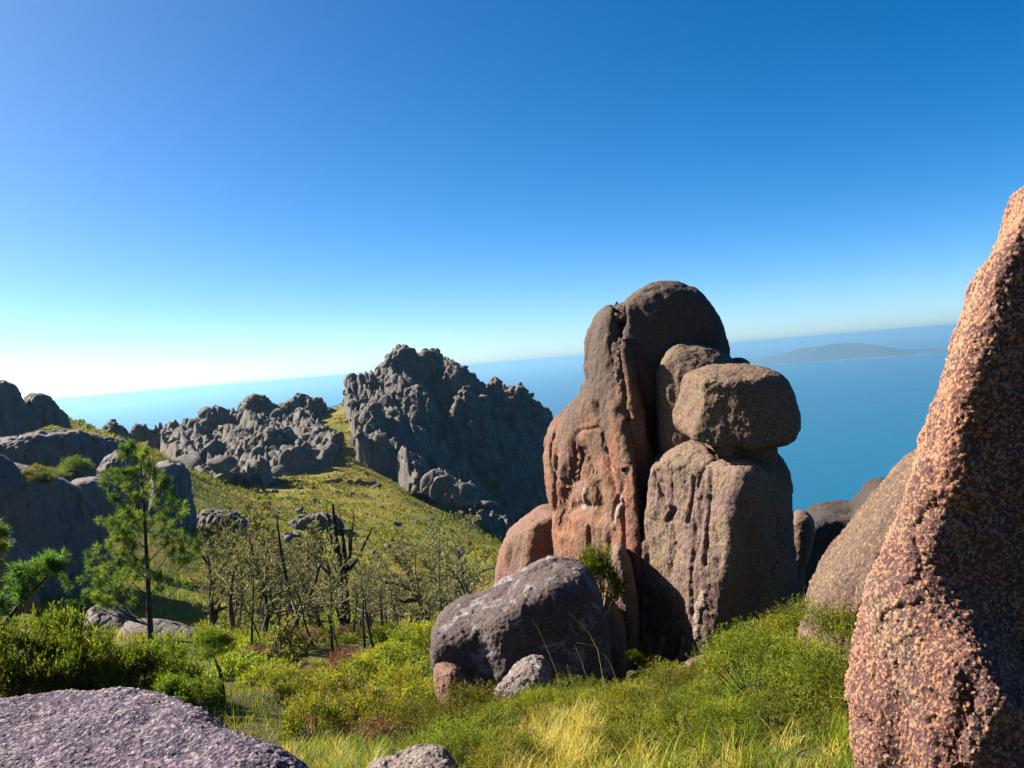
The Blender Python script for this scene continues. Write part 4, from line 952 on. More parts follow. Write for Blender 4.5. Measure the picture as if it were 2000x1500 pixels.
def bush_kind(key):
    if key not in BUSH:
        if key.startswith('juniper'): BUSH[key] = bush_meshes(len(key) + ord(key[-1]), M['juniper'], 34, 46, 6, 0.06, 0.022, 0.62, 0.9, 0.12, clump_r=0.18)
        elif key.startswith('gorse'): BUSH[key] = bush_meshes(40 + ord(key[-1]), M['gorse'], 24, 24, 6, 0.080, 0.022, 0.62, 0.9, 0.1, -0.2, 1.1, 0.14)
        elif key.startswith('heath'): BUSH[key] = bush_meshes(80 + ord(key[-1]), M['heath'], 30, 34, 7, 0.062, 0.011, 0.66, 0.8, 0.05, 0.0, 1.0, 0.15)
        elif key.startswith('fern'): BUSH[key] = bush_meshes(120 + ord(key[-1]), M['fern'], 16, 16, 6, 0.10, 0.035, 0.65, 0.6, 0.05, 0.1, 1.0, 0.2)
        elif key.startswith('bracken'): BUSH[key] = bush_meshes(160 + ord(key[-1]), M['bracken'], 16, 18, 6, 0.10, 0.022, 0.65, 0.5, 0.02, 0.0, 1.0, 0.2)
    return BUSH[key]
def bush(key, name, label, loc, size, rz, group=None, squash=1.0, cat='bush'):
    fol, st = bush_kind(key); e = empty(name, loc); e.rotation_euler = (0, 0, rz); e.scale = (size, size, size * squash)
    tag(e, label, cat, group); obj('foliage', fol, e); obj('stems', st, e); return e
def on_ground(px, D, dz=0.0):
    """ground point in the pixel column px at distance D"""
    x = at(px, 1100, D).x
    for _ in range(3):                                   # the roll shifts columns with height
        z = ground_z(x, D)[0]; q = pix([(x, D, z)])[0]; x += (px - q[0]) * D / FPX
    return Vector((x, D, ground_z(x, D)[0] + dz))

def build_bushes():
    r = random.Random(5)
    # dark bushes behind the lilac boulder: px, top y, distance, width
    spec = [(35, 1232, 11.6, 1.55, 'spreading dark green bush at the left edge behind the lilac boulder'), (118, 1190, 12.6, 1.45, 'tallest of the sunlit-topped bushes behind the lilac boulder'), (165, 1232, 11.8, 1.1, 'round dark bush right of the tallest bush behind the lilac boulder'),
            (208, 1275, 12.2, 0.8, 'small bush filling the gap left of the brown-shadowed bush'), (262, 1258, 12.6, 1.15, 'round brown-shadowed bush behind the middle of the lilac boulder'), (318, 1250, 13.6, 1.0, 'bright-topped bush beneath the pine trunk'),
            (362, 1292, 13.0, 0.95, 'bush hanging over the right shoulder of the lilac boulder'), (345, 1318, 11.6, 0.75, 'low bush touching the rim of the lilac boulder'), (395, 1325, 12.0, 0.7, 'lowest bush at the right end of the row behind the lilac boulder')]
    for i, (px, ty, D, w, lab) in enumerate(spec):
        b = on_ground(px, D); top = at(px, ty, D); hgt = max(top.z - b.z, 0.35)
        bush('juniper' + 'abc'[i % 3], 'evergreen_bush', lab, b, w / 1.5 * 1.05, r.uniform(0, 6), 'evergreen bushes behind the lilac boulder', hgt / 0.98 / (w / 1.5 * 1.05))
    # gorse on the slope between the lilac boulder and the crusted boulder
    k = 0
    for (px, D, s) in [(640, 15, .6), (700, 15.5, .6), (760, 16, .7), (815, 17, .75), (850, 18, .8), (720, 18, .5), (780, 19.5, .6), (660, 12, .55), (590, 13, .5), (560, 16, .5), (625, 18, .45), (840, 14.5, .7), (800, 13, .65), (735, 12.5, .55), (690, 10.5, .5), (860, 12.2, .55),
                       (830, 22, .8), (880, 26, .9), (900, 30, 1.1), (770, 24, .5), (930, 32, 1.2), (540, 20, .45), (820, 10.8, .5), (760, 10, .45), (610, 10, .4), (870, 22, .8), (845, 27, .8), (910, 38, 1.2), (670, 13.5, .5), (780, 14.5, .6)]:
        lab = 'yellow-green gorse bush on the slope between the lilac and the crusted boulder' if D < 21 else 'yellow-green gorse bush under the bare trees behind the crusted boulder'
        bush('gorse' + 'abc'[k % 3], 'gorse_bush', lab, on_ground(px, D, -0.03), s * r.uniform(1.0, 1.3), r.uniform(0, 6), 'gorse bushes on the near slope' if D < 21 else 'gorse bushes under the bare trees', r.uniform(0.75, 1.05)); k += 1
    for (px, D, s) in [(690, 12.2, .5), (655, 11, .4), (720, 14, .45), (780, 11.6, .4), (610, 11.6, .4), (745, 9.4, .35), (700, 17, .6), (650, 20, .7)]:
        bush('bracken' + 'ab'[k % 2], 'rusty_bracken', 'rusty dead bracken between the gorse bushes', on_ground(px, D, -0.03), s * 1.3, r.uniform(0, 6), 'rusty bracken on the near slope', 0.9, 'bracken'); k += 1
    # heather in the near grass
    for (px, D, s) in [(930, 8.2, .5), (1000, 7.6, .45), (880, 7.4, .45), (960, 6.6, .4), (1060, 8.4, .4), (1110, 9.0, .45), (1180, 8.6, .35), (1300, 7.4, .38), (1380, 7.6, .42), (1440, 7.2, .4), (1520, 6.8, .45), (1580, 6.6, .45), (1480, 6.0, .36), (1560, 5.4, .36), (1330, 5.6, .28), (900, 6.0, .36), (1240, 6.4, .3), (1610, 5.0, .4), (830, 8.6, .45), (1640, 5.8, .42), (1280, 8.8, .34), (1400, 9.0, .36), (1420, 5.0, .25), (1010, 5.6, .28), (1530, 7.6, .4), (1150, 7.4, .3), (1345, 6.6, .34), (1460, 8.2, .38), (1590, 7.2, .45), (1190, 5.8, .26), (940, 7.4, .4), (860, 6.8, .36), (1080, 6.8, .3), (1500, 5.2, .3), (1385, 6.2, .3)]:
        lab = 'low heather tuft in the grass below the standing rocks' if px < 1260 else 'low heather tuft in the grass beside the pink boulder'
        bush('heath' + 'abc'[k % 3], 'heather_tuft', lab, on_ground(px, D, -0.04), s * r.uniform(1.15, 1.6), r.uniform(0, 6), 'heather tufts left of the pillar' if px < 1260 else 'heather tufts right of the pillar', r.uniform(0.7, 1.0), 'heather'); k += 1
    # ferns and dead bracken under the trees
    for j in range(90):
        px = r.uniform(430, 960); D = r.choice([r.uniform(20, 34), r.uniform(34, 60)]); s = r.uniform(0.6, 1.15) * (1 if D < 34 else 1.35)
        if 600 < px < 760 and 20 < D < 27 or r.random() < 0.16:
            bush('bracken' + 'ab'[j % 2], 'dead_bracken', 'clump of dead brown bracken under the bare trees', on_ground(px, D, -0.05), s, r.uniform(0, 6), 'dead bracken under the trees', 0.8, 'bracken')
        else: bush('fern' + 'abc'[j % 3], 'fern_clump', 'light green fern clump under the bare trees', on_ground(px, D, -0.05), s, r.uniform(0, 6), 'fern clumps under the trees', r.uniform(0.6, 1.0), 'fern')
    # single bushes on the rocks
    e = bush('juniperb', 'rock_bush', 'small green bush growing between the crusted boulder and the red outcrop', at(1172, 1195, 12.3), 0.52, 1.0, squash=1.75)
    bush('gorsea', 'crevice_plant', 'tiny green plant at the foot of the sunlit pillar face', at(1238, 1300, 11.9), 0.2, 2.0, squash=1.1, cat='plant')
    bush('heathb', 'ledge_bush', 'dark bush with yellow top on the crest of the great dome', at(95, 940, 48.5), 1.5, 0.4, squash=0.55)
    bush('gorseb', 'crest_bush', 'yellow-green bush beside the dark bush on the crest of the great dome', at(70, 930, 48.2), 0.9, 1.4, squash=0.7)
    bush('juniperc', 'cliff_bush', 'dark bush growing against the purple-grey cliff wall', at(150, 930, 92), 2.4, 1.2, squash=0.9)
    for i, (px, py) in enumerate([(80, 850), (100, 842), (120, 846), (140, 852), (165, 856), (60, 858)]):
        bush('gorse' + 'abc'[i % 3], 'crest_gorse', 'yellow-green gorse on the grassy ledge above the cliff wall', at(px, py, 99), 1.5, i * 1.3, 'gorse above the cliff wall', 0.4)
build_bushes()

# ---- grass
def grass_blades(XY, Ls, tone, rg, wid, lean=0.5, segs=3):
    n = len(XY); z = ground_z(XY[:, 0], XY[:, 1]); B = np.c_[XY, z - 0.02]
    a = rg.uniform(0, 2 * np.pi, n); out = np.c_[np.cos(a), np.sin(a), np.zeros(n)]; S = np.c_[-np.sin(a + rg.normal(0, .6, n)), np.cos(a), np.zeros(n)]
    ln = np.abs(rg.normal(lean, 0.3, n)); V = []; up = np.array((0, 0, 1.0))
    ts = np.linspace(0, 1, segs + 1)
    for t in ts:
        c = B + (up * (t - 0.30 * (ln * t * t)[:, None]) + out * (ln * t ** 1.8)[:, None] * 0.75) * Ls[:, None]
        w = wid * (1 - t * 0.92)
        V += [c - S * (w / 2)[:, None] if np.ndim(w) else c - S * w / 2, c + S * (w / 2)[:, None] if np.ndim(w) else c + S * w / 2]
    V = np.stack(V, 1); k = V.shape[1]; i = np.arange(n)[:, None] * k
    F = np.concatenate([i + [2 * q, 2 * q + 1, 2 * q + 3, 2 * q + 2] for q in range(segs)])
    return V.reshape(-1, 3), F, np.repeat(tone, k)
def quads_mesh(name, parts, mat):
    V = []; F = []; T = []; n = 0
    for v, f, t in parts: V.append(v); F.append(f + n); T.append(t); n += len(v)
    me = mesh_from(name, np.concatenate(V), np.concatenate(F), mat, smooth=False); add_attr(me, 'tone', np.concatenate(T)); return me
def build_grass():
    rg = np.random.default_rng(31)
    N = 110000; Y = 3.2 + 9.5 * rg.random(N) ** 1.1; X = rg.uniform(-0.62, 0.62, N) * Y
    z = ground_z(X, Y, False); q = pix(np.c_[X, Y, z])
    reg = [(420, 1620), (520, 1490), (600, 1450), (690, 1430), (840, 1410), (960, 1385), (1100, 1370), (1230, 1340), (1430, 1300), (1540, 1240), (1640, 1170), (1760, 1150), (1800, 1300), (1750, 1500), (1760, 1620)]
    ok = in_poly(q, reg); P = np.c_[X, Y, z * 0]
    dens = fbm(P * 1.7, 21, 3); ok &= rg.random(N) < np.clip(0.35 + 1.5 * dens, 0.02, 1)
    X, Y, q = X[ok], Y[ok], q[ok]; n = len(X); P = np.c_[X, Y, X * 0]
    dry = fbm(P * 0.8, 22, 3) + 0.55 * np.exp(-((q[:, 0] - 1090) / 70) ** 2 - ((q[:, 1] - 1440) / 90) ** 2) + 0.25 * np.exp(-((q[:, 0] - 1380) / 60) ** 2 - ((q[:, 1] - 1470) / 50) ** 2) - 0.25 * sstep(1450, 1600, q[:, 0])
    tone = np.clip(0.15 + 0.4 * rg.random(n) + 0.75 * sstep(0.2, 0.6, dry) * rg.random(n) ** 0.5 + 0.5 * (rg.random(n) < 0.06), 0, 1)
    Ls = rg.uniform(0.07, 0.20, n) * (1 + 0.55 * fbm(P * 1.3, 25, 2)) ; Ls = np.clip(Ls, 0.06, 0.55)
    long_ = rg.random(n) < 0.04; Ls = np.where(long_, Ls * 1.9, Ls); tone = np.where(long_, np.clip(tone + 0.2, 0, 1), tone)
    # tussocks: blades spreading from shared roots
    nt = 1500; ty = 3.4 + 8.5 * rg.random(nt) ** 1.1; tx = rg.uniform(-0.62, 0.62, nt) * ty; tq = pix(np.c_[tx, ty, ground_z(tx, ty, False)]); k_ = in_poly(tq, reg); tx, ty, tq = tx[k_], ty[k_], tq[k_]
    tus = []
    for a in range(len(tx)):
        m_ = int(rg.integers(20, 60)); straw = rg.random() < 0.26 + 0.5 * math.exp(-((tq[a, 0] - 1090) / 90) ** 2 - ((tq[a, 1] - 1440) / 100) ** 2); sz = rg.uniform(0.10, 0.30)
        tus.append(np.c_[tx[a] + rg.normal(0, 0.035, m_), ty[a] + rg.normal(0, 0.035, m_), sz * rg.uniform(0.5, 1.15, m_), np.clip((0.85 if straw else rg.uniform(0.15, 0.5)) + rg.normal(0, 0.12, m_), 0, 1)])
    for a in range(95):                                     # straw patch
        w0 = on_ground(rg.normal(1100, 75), rg.uniform(5.2, 8.2)); m_ = int(rg.integers(30, 60))
        tus.append(np.c_[w0.x + rg.normal(0, 0.05, m_), w0.y + rg.normal(0, 0.05, m_), rg.uniform(0.16, 0.36, m_), np.clip(0.92 + rg.normal(0, 0.1, m_), 0, 1)])
    tus = np.concatenate(tus); X = np.r_[X, tus[:, 0]]; Y = np.r_[Y, tus[:, 1]]; Ls = np.r_[Ls * 0.8, tus[:, 2]]; tone = np.r_[tone, tus[:, 3]]; n = len(X)
    print('blades', n)
    o = obj('grass', quads_mesh('grass', [grass_blades(np.c_[X, Y], Ls, tone, rg, 0.007, 0.75)], M['grass'])); tag(o, 'green and straw-coloured grass on the near slope', 'grass', kind='stuff')
    # valley floor and meadow turf, coarser with distance
    parts = []
    for (d0, d1, num, L0, L1, w) in ((9, 30, 15000, 0.10, 0.30, 0.014), (30, 80, 26000, 0.3, 0.8, 0.04), (80, 250, 52000, 0.35, 0.95, 0.16)):
        Y = rg.uniform(d0, d1, num) if d0 < 80 else d0 + (d1 - d0) * rg.random(num) ** 0.8
        X = rg.uniform(-0.60, 0.12, num) * Y; z = ground_z(X, Y, False); qq = pix(np.c_[X, Y, z])
        keep = (qq[:, 1] < 1480) & (qq[:, 0] > -40)
        rocky = in_poly(qq, MOUNT) | in_poly(qq, HILL); keep &= ~(rocky & (Y > 150) & (rg.random(num) < 0.75))
        X, Y = X[keep], Y[keep]; P = np.c_[X, Y, X * 0]; n = len(X)
        cl = fbm(P / (2.5 if d0 < 80 else 9), 41, 3)
        tone = np.clip(0.40 + 0.75 * fbm(P / (6 if d0 < 80 else 16), 43, 4) + 0.18 * rg.normal(size=n), 0, 0.92)
        Ls = rg.uniform(L0, L1, n) * np.clip(0.8 + 0.6 * cl, 0.3, 1.5)
        parts.append(grass_blades(np.c_[X, Y], Ls, tone, rg, w, 0.6, 2))
    o = obj('meadow_turf', quads_mesh('meadow_turf', parts, M['grass'])); tag(o, 'rough yellow-green turf of the valley and meadow', 'turf', kind='stuff')
build_grass()

def heath_scrub():
    """low tussocks speckling the far meadow and the turf of the hills"""
    rg = np.random.default_rng(51); N = 9000; Y = rg.uniform(70, 300, N); X = rg.uniform(-0.55, 0.08, N) * Y
    P = np.c_[X, Y, X * 0]; keep = (fbm(P / 11.0, 61, 3) > -0.05) & (rg.random(N) < 0.75); X, Y = X[keep], Y[keep]; Z = ground_z(X, Y); n = len(X); m = 16
    R_ = rg.uniform(0.25, 0.75, n) * (0.6 + Y / 300); ctr = np.repeat(np.c_[X, Y, Z], m, 0); off = rg.normal(0, 0.45, (n * m, 3)); off[:, 2] = np.abs(off[:, 2]) * 0.7; rr = np.repeat(R_, m)[:, None]
    D = off + np.array((0, 0, 0.6)) + rg.normal(0, 0.3, off.shape); tone = np.clip(np.repeat(0.42 * rg.random(n), m) + 0.25 * rg.random(n * m), 0, 1)
    o = obj('heath_scrub', leaf_mesh('heath_scrub', [leaves(ctr + off * rr, D, np.repeat(R_, m) * 0.8, np.repeat(R_, m) * 0.35, tone, rg)], M['gorse'])); tag(o, 'dark green tussocks speckling the meadow and hills', 'scrub', kind='stuff')
heath_scrub()
# ---------------------------------------------------------------- trees
def wander(p0, d, length, n, rg, wob=0.15, lift=0.0):
    P = [np.array(p0, float)]; d = np.array(d, float); d /= np.linalg.norm(d)
    for _ in range(n):
        d = d + rg.normal(0, wob, 3) + np.array((0, 0, lift)); d /= np.linalg.norm(d); P.append(P[-1] + d * length / n)
    return np.array(P), d
def grow(tb_trunk, tb_crown, tips, P, r0, r1, level, rg, cfg):
    """tube along P, then side branches"""
    n = len(P); rad = np.linspace(r0, r1, n)
    (tb_trunk if level <= cfg.get('trunk_levels', 0) else tb_crown).add(P, rad, 7 if level == 0 else (5 if level == 1 else 3))
    if level >= cfg['levels']: tips.append((P, level)); return
    seglen = np.linalg.norm(np.diff(P, axis=0), axis=1); L = seglen.sum(); cum = np.r_[0, np.cumsum(seglen)] / L
    nb = cfg['nb'][level]
    for b in range(nb):
        t = cfg['start'][level] + (1 - cfg['start'][level]) * (b + rg.random()) / nb
        p = np.array([np.interp(t, cum, P[:, i]) for i in range(3)]); k = min(np.searchsorted(cum, t), n - 1); ax = P[k] - P[k - 1]; ax /= np.linalg.norm(ax)
        side = np.cross(ax, rg.normal(size=3)); side /= np.linalg.norm(side); ang = rg.uniform(*cfg['ang'][level])
        d = ax * math.cos(ang) + side * math.sin(ang); d[2] += cfg.get('up', 0.15)
        l = cfg['len'][level] * L * rg.uniform(0.6, 1.15) * (1.15 - 0.5 * t); rr = max(np.interp(t, cum, rad) * cfg.get('thin', 0.62), cfg.get('rmin', 0.006))
        Q, _ = wander(p, d, l, 5 if level < 2 else 3, rg, cfg.get('wob', 0.22), cfg.get('lift', 0.04))
        grow(tb_trunk, tb_crown, tips, Q, rr, max(rr * 0.3, cfg.get('rmin', 0.006) * 0.7), level + 1, rg, cfg)
TWIGGY = dict(levels=4, nb=[7, 6, 5, 4], start=[0.3, 0.25, 0.2, 0.15], ang=[(0.5, 1.1), (0.5, 1.2), (0.5, 1.2), (0.4, 1.2)], len=[0.55, 0.55, 0.5, 0.5], thin=0.6, wob=0.3, up=0.12, rmin=0.014)
def bare_tree(name, label, base, paths, r0, seed, cfg, group=None, bud=0, mats=('bark', 'twig'), cat='tree', rmin=0.15):
    """paths: world polylines starting with the main stem"""
    rg = np.random.default_rng(seed); t1, t2, tips = Tubes(), Tubes(), []
    base = np.array(base)
    for j, P in enumerate(paths):
        P = np.array(P, float) - base; k = 1.0 if j == 0 else cfg.get('limb', 0.55)
        grow(t1, t2, tips, P, r0 * k, r0 * k * rmin, 0 if j == 0 else 0, rg, cfg)
    e = empty(name, base); tag(e, label, cat, group)
    obj('trunk', t1.mesh('trunk', M[mats[0]]), e)
    cr = obj('crown', t2.mesh('crown', M[mats[1]]), e) if t2.V else e
    if bud and tips:
        PP = []; DD = []
        for P, _ in tips:
            for q in range(bud):
                t = rg.random(); PP.append(P[0] * (1 - t) + P[-1] * t); DD.append(rg.normal(size=3) + (0, 0, .4))
        n = len(PP); obj('leaves', leaf_mesh('leaves', [leaves(np.array(PP), np.array(DD), rg.uniform(0.05, 0.10, n), 0.045, rg.random(n), rg)], M['bud']), cr)
    return e
def copy_tree(o, label, loc, rz, s, group):
    c = o.copy(); C.objects.link(c); c.location = loc; c.rotation_euler = (0, 0, rz); c.scale = (s, s, s); c['label'] = label; c['group'] = group
    for ch in o.children:
        d = ch.copy(); C.objects.link(d); d.parent = c
        for g in ch.children:
            h = g.copy(); C.objects.link(h); h.parent = d
    return c
def pxpath(pts, D, dd=None): return [at(p[0], p[1], D + (dd[i] if dd else 0)) for i, p in enumerate(pts)]

def build_trees():
    # burnt tree with upswept limbs
    D = 40.0; b = on_ground(678, D)
    limbs = [[(677, 1285), (676, 1240), (674, 1190), (672, 1140), (668, 1108), (660, 1080), (655, 1040), (650, 985)],
             [(672, 1140), (678, 1110), (684, 1080), (688, 1040), (692, 996)], [(680, 1115), (700, 1090), (718, 1050), (727, 1030)], [(668, 1150), (650, 1130), (635, 1095), (622, 1050), (610, 1035)],
             [(664, 1095), (648, 1060), (642, 1020), (640, 1000)], [(676, 1105), (672, 1060), (665, 1020), (663, 1008)], [(685, 1075), (682, 1050), (684, 1035)], [(650, 1130), (632, 1110), (618, 1090)], [(674, 1230), (662, 1205), (655, 1180), (640, 1150)]]
    rr = random.Random(3)
    paths = [pxpath(l, D, [0] + [rr.uniform(-0.6, 0.6) * (i / len(l)) for i in range(1, len(l))] if k else None) for k, l in enumerate(limbs)]
    paths[0][0] = b + Vector((0, 0, -0.3))
    bare_tree('burnt_tree', 'dark burnt tree with upswept bare limbs like a candelabra in mid valley', b, paths, 0.29, 5, dict(levels=2, nb=[8, 3], start=[0.3, 0.3], ang=[(0.4, 1.0), (0.4, 1.0)], len=[0.16, 0.4], trunk_levels=0, thin=0.3, limb=0.33, wob=0.25, rmin=0.014), mats=('char', 'char'), rmin=0.2)
    # snags
    for i, (pts, D, r0, lab) in enumerate([
        ([(612, 1285), (606, 1200), (603, 1120), (600, 1045)], 41, 0.16, 'straight dead trunk just left of the burnt tree'),
        ([(598, 1325), (582, 1240), (562, 1150), (548, 1070), (540, 1005)], 34, 0.16, 'tall thin leaning trunk left of the burnt tree, bare and tapering'),
        ([(643, 1310), (630, 1260), (618, 1200), (612, 1150)], 36, 0.13, 'short leaning trunk in front of the burnt tree'),
        ([(748, 1305), (749, 1250), (745, 1190), (742, 1150)], 33, 0.10, 'slim upright trunk right of the burnt tree'),
        ([(772, 1275), (776, 1235), (770, 1190), (772, 1140)], 44, 0.12, 'crooked slim trunk between the slim upright trunk and the bent oak'),
        ([(722, 1270), (725, 1220), (720, 1160)], 50, 0.11, 'short trunk standing behind the burnt tree to its right'),
        ([(655, 1290), (648, 1240), (640, 1190), (645, 1140)], 46, 0.11, 'slender trunk close behind the burnt tree')]):
        P = pxpath(pts, D); P[0] = on_ground(pts[0][0], D, -0.2)
        bare_tree('bare_trunk', lab, on_ground(pts[0][0], D), [P], r0, 30 + i, dict(levels=3, nb=[9, 3, 3], start=[0.25, 0.3, 0.2], ang=[(0.7, 1.4), (0.4, 1.0), (0.4, 1.0)], len=[0.16, 0.5, 0.5], thin=0.3, wob=0.3), 'bare trunks around the burnt tree', mats=('bark', 'twig'))
    # bent oak
    D = 42.0; b = on_ground(846, D)
    main = pxpath([(848, 1250), (838, 1220), (828, 1190), (816, 1165), (806, 1140), (798, 1120), (788, 1105)], D); main[0] = b + Vector((0, 0, -0.3))
    limbs = [[(818, 1170), (790, 1175), (770, 1170), (745, 1182), (720, 1200)], [(806, 1140), (830, 1128), (850, 1105), (862, 1085)], [(798, 1120), (780, 1100), (770, 1085)], [(812, 1155), (780, 1140), (750, 1138), (730, 1120)], [(824, 1185), (852, 1165), (880, 1150), (905, 1130)], [(832, 1205), (800, 1215), (790, 1205), (770, 1200)]]
    bare_tree('bent_oak', 'bent bare oak with a wide web of twigs left of the crusted boulder', b, [main] + [pxpath(l, D, [0] + [rr.uniform(-1.0, 1.0) for _ in l[1:]]) for l in limbs], 0.20, 7, dict(TWIGGY, levels=3, nb=[5, 7, 6], len=[0.55, 0.5, 0.5], start=[0.3, 0.15, 0.1], limb=0.6, wob=0.38), bud=2)
    # forked tree right of the pine
    D = 38.0; b = on_ground(415, D)
    main = pxpath([(416, 1245), (414, 1200), (412, 1150), (409, 1100), (405, 1085)], D); main[0] = b + Vector((0, 0, -0.3))
    limbs = [[(418, 1225), (424, 1195), (434, 1165), (440, 1140)], [(412, 1150), (428, 1120), (440, 1095), (455, 1080)], [(413, 1155), (395, 1135), (375, 1140)], [(410, 1110), (395, 1085), (385, 1060)], [(420, 1195), (450, 1182), (480, 1178)]]
    bare_tree('forked_tree', 'forked bare tree with dark stems right of the pine', b, [main] + [pxpath(l, D, [0] + [rr.uniform(-.8, .8) for _ in l[1:]]) for l in limbs], 0.15, 9, dict(TWIGGY, levels=3, nb=[5, 6, 5], len=[0.5, 0.5, 0.5], limb=0.6), bud=2)
    # small many-stemmed bush tree in front
    D = 23.0; b = on_ground(560, D)
    st = [pxpath([(560, 1362), (556, 1320), (550, 1270), (545, 1225)], D)] + [pxpath(l, D) for l in ([(560, 1362), (548, 1320), (535, 1290), (525, 1262)], [(561, 1362), (572, 1320), (580, 1290), (592, 1262)], [(560, 1355), (564, 1300), (566, 1260), (572, 1235)])]
    bare_tree('stemmed_shrub', 'many-stemmed thin shrub with small leaves in front of the leaning trunk', b, st, 0.05, 11, dict(TWIGGY, levels=3, nb=[6, 5, 4], len=[0.5, 0.5, 0.5], limb=0.8), bud=4, cat='shrub')
    # thin saplings
    r = random.Random(23); sap = []
    for k in range(3):
        rg = np.random.default_rng(90 + k); P, _ = wander((0, 0, -0.2), (rg.normal(0, .12), rg.normal(0, .12), 1), 3.4, 7, rg, 0.12, 0.05)
        sap.append(bare_tree('sapling', 'thin bare sapling', (0, 0, 0), [P], 0.045, 91 + k, dict(TWIGGY, levels=3, nb=[9, 4, 3], len=[0.3, 0.5, 0.5], start=[0.3, 0.2, 0.2], rmin=0.009), 'thin saplings of the valley', bud=1))
    for i in range(24):
        px = 455 + 20 * i + r.uniform(-8, 8); D = r.uniform(25, 39); loc = on_ground(px, D)
        if i < 3: o = sap[i]; o.location = loc; o.rotation_euler = (0, 0, r.uniform(0, 6)); o.scale = (1.1,) * 3
        else: copy_tree(sap[i % 3], 'thin bare sapling', loc, r.uniform(0, 6), r.uniform(0.7, 1.25), 'thin saplings of the valley')
    # gorse on a bare stem
    D = 13.2; b = on_ground(437, D)
    e = bare_tree('stemmed_bush', 'green bush on a dark bare stem at the right end of the lilac boulder', b, [[b + Vector((0, 0, -.2)), at(434, 1345, D), at(430, 1310, D), at(418, 1285, D)]], 0.055, 12, dict(levels=1, nb=[7], start=[0.35], ang=[(0.4, 1.1)], len=[0.3], thin=0.4, wob=0.2), cat='bush')
    fol, _ = bush_kind('juniperb'); o = obj('foliage', fol, e); o.location = at(412, 1292, D) - Vector(b); o.scale = (0.50, 0.50, 0.50)
    # thicket of bare trees across the valley
    proto = {}; r = random.Random(17); protos = []
    for k in range(4):
        rg = np.random.default_rng(60 + k); P, _ = wander((0, 0, -0.3), (rg.normal(0, .15), rg.normal(0, .15), 1), 4.2, 7, rg, 0.13, 0.05)
        lab = 'bare twiggy tree in the olive-grey thicket of the valley'
        protos.append(bare_tree('thicket_tree', lab, (0, 0, 0), [P], 0.12, 61 + k, dict(TWIGGY, levels=4, nb=[9, 6, 5, 3], len=[0.5, 0.5, 0.5, 0.55], start=[0.22, 0.2, 0.15, 0.1]), 'bare trees of the valley thicket', bud=2 if k % 2 else 1))
    spots = [(465, 36), (520, 38), (585, 46), (735, 44), (915, 33), (505, 33), (560, 31), (450, 42), (500, 48), (560, 44), (880, 42), (930, 44), (910, 38), (470, 40), (480, 55), (520, 62), (560, 58), (600, 66), (640, 60), (690, 66), (730, 58), (770, 62), (810, 70), (850, 60), (890, 66), (930, 58), (950, 50), (900, 48), (870, 52), (460, 48), (500, 44), (700, 52), (750, 48), (660, 72), (580, 74), (780, 76), (860, 78), (920, 74), (540, 46), (830, 48), (620, 50), (470, 72), (945, 66), (800, 54)]
    for i, (px, D) in enumerate(spots):
        loc = on_ground(px, D); s = r.uniform(0.85, 1.25); rz = r.uniform(0, 6.28)
        lab = 'bare twiggy tree in the thicket left of the burnt tree' if px < 680 else 'bare twiggy tree in the thicket right of the burnt tree'; grp = 'thicket trees left of the burnt tree' if px < 680 else 'thicket trees right of the burnt tree'
        if i < 4:
            o = protos[i]; o.location = loc; o.rotation_euler = (0, 0, rz); o.scale = (s, s, s); o['label'] = lab; o['group'] = grp
        else: copy_tree(protos[i % 4], lab, loc, rz, s, grp)
build_trees()

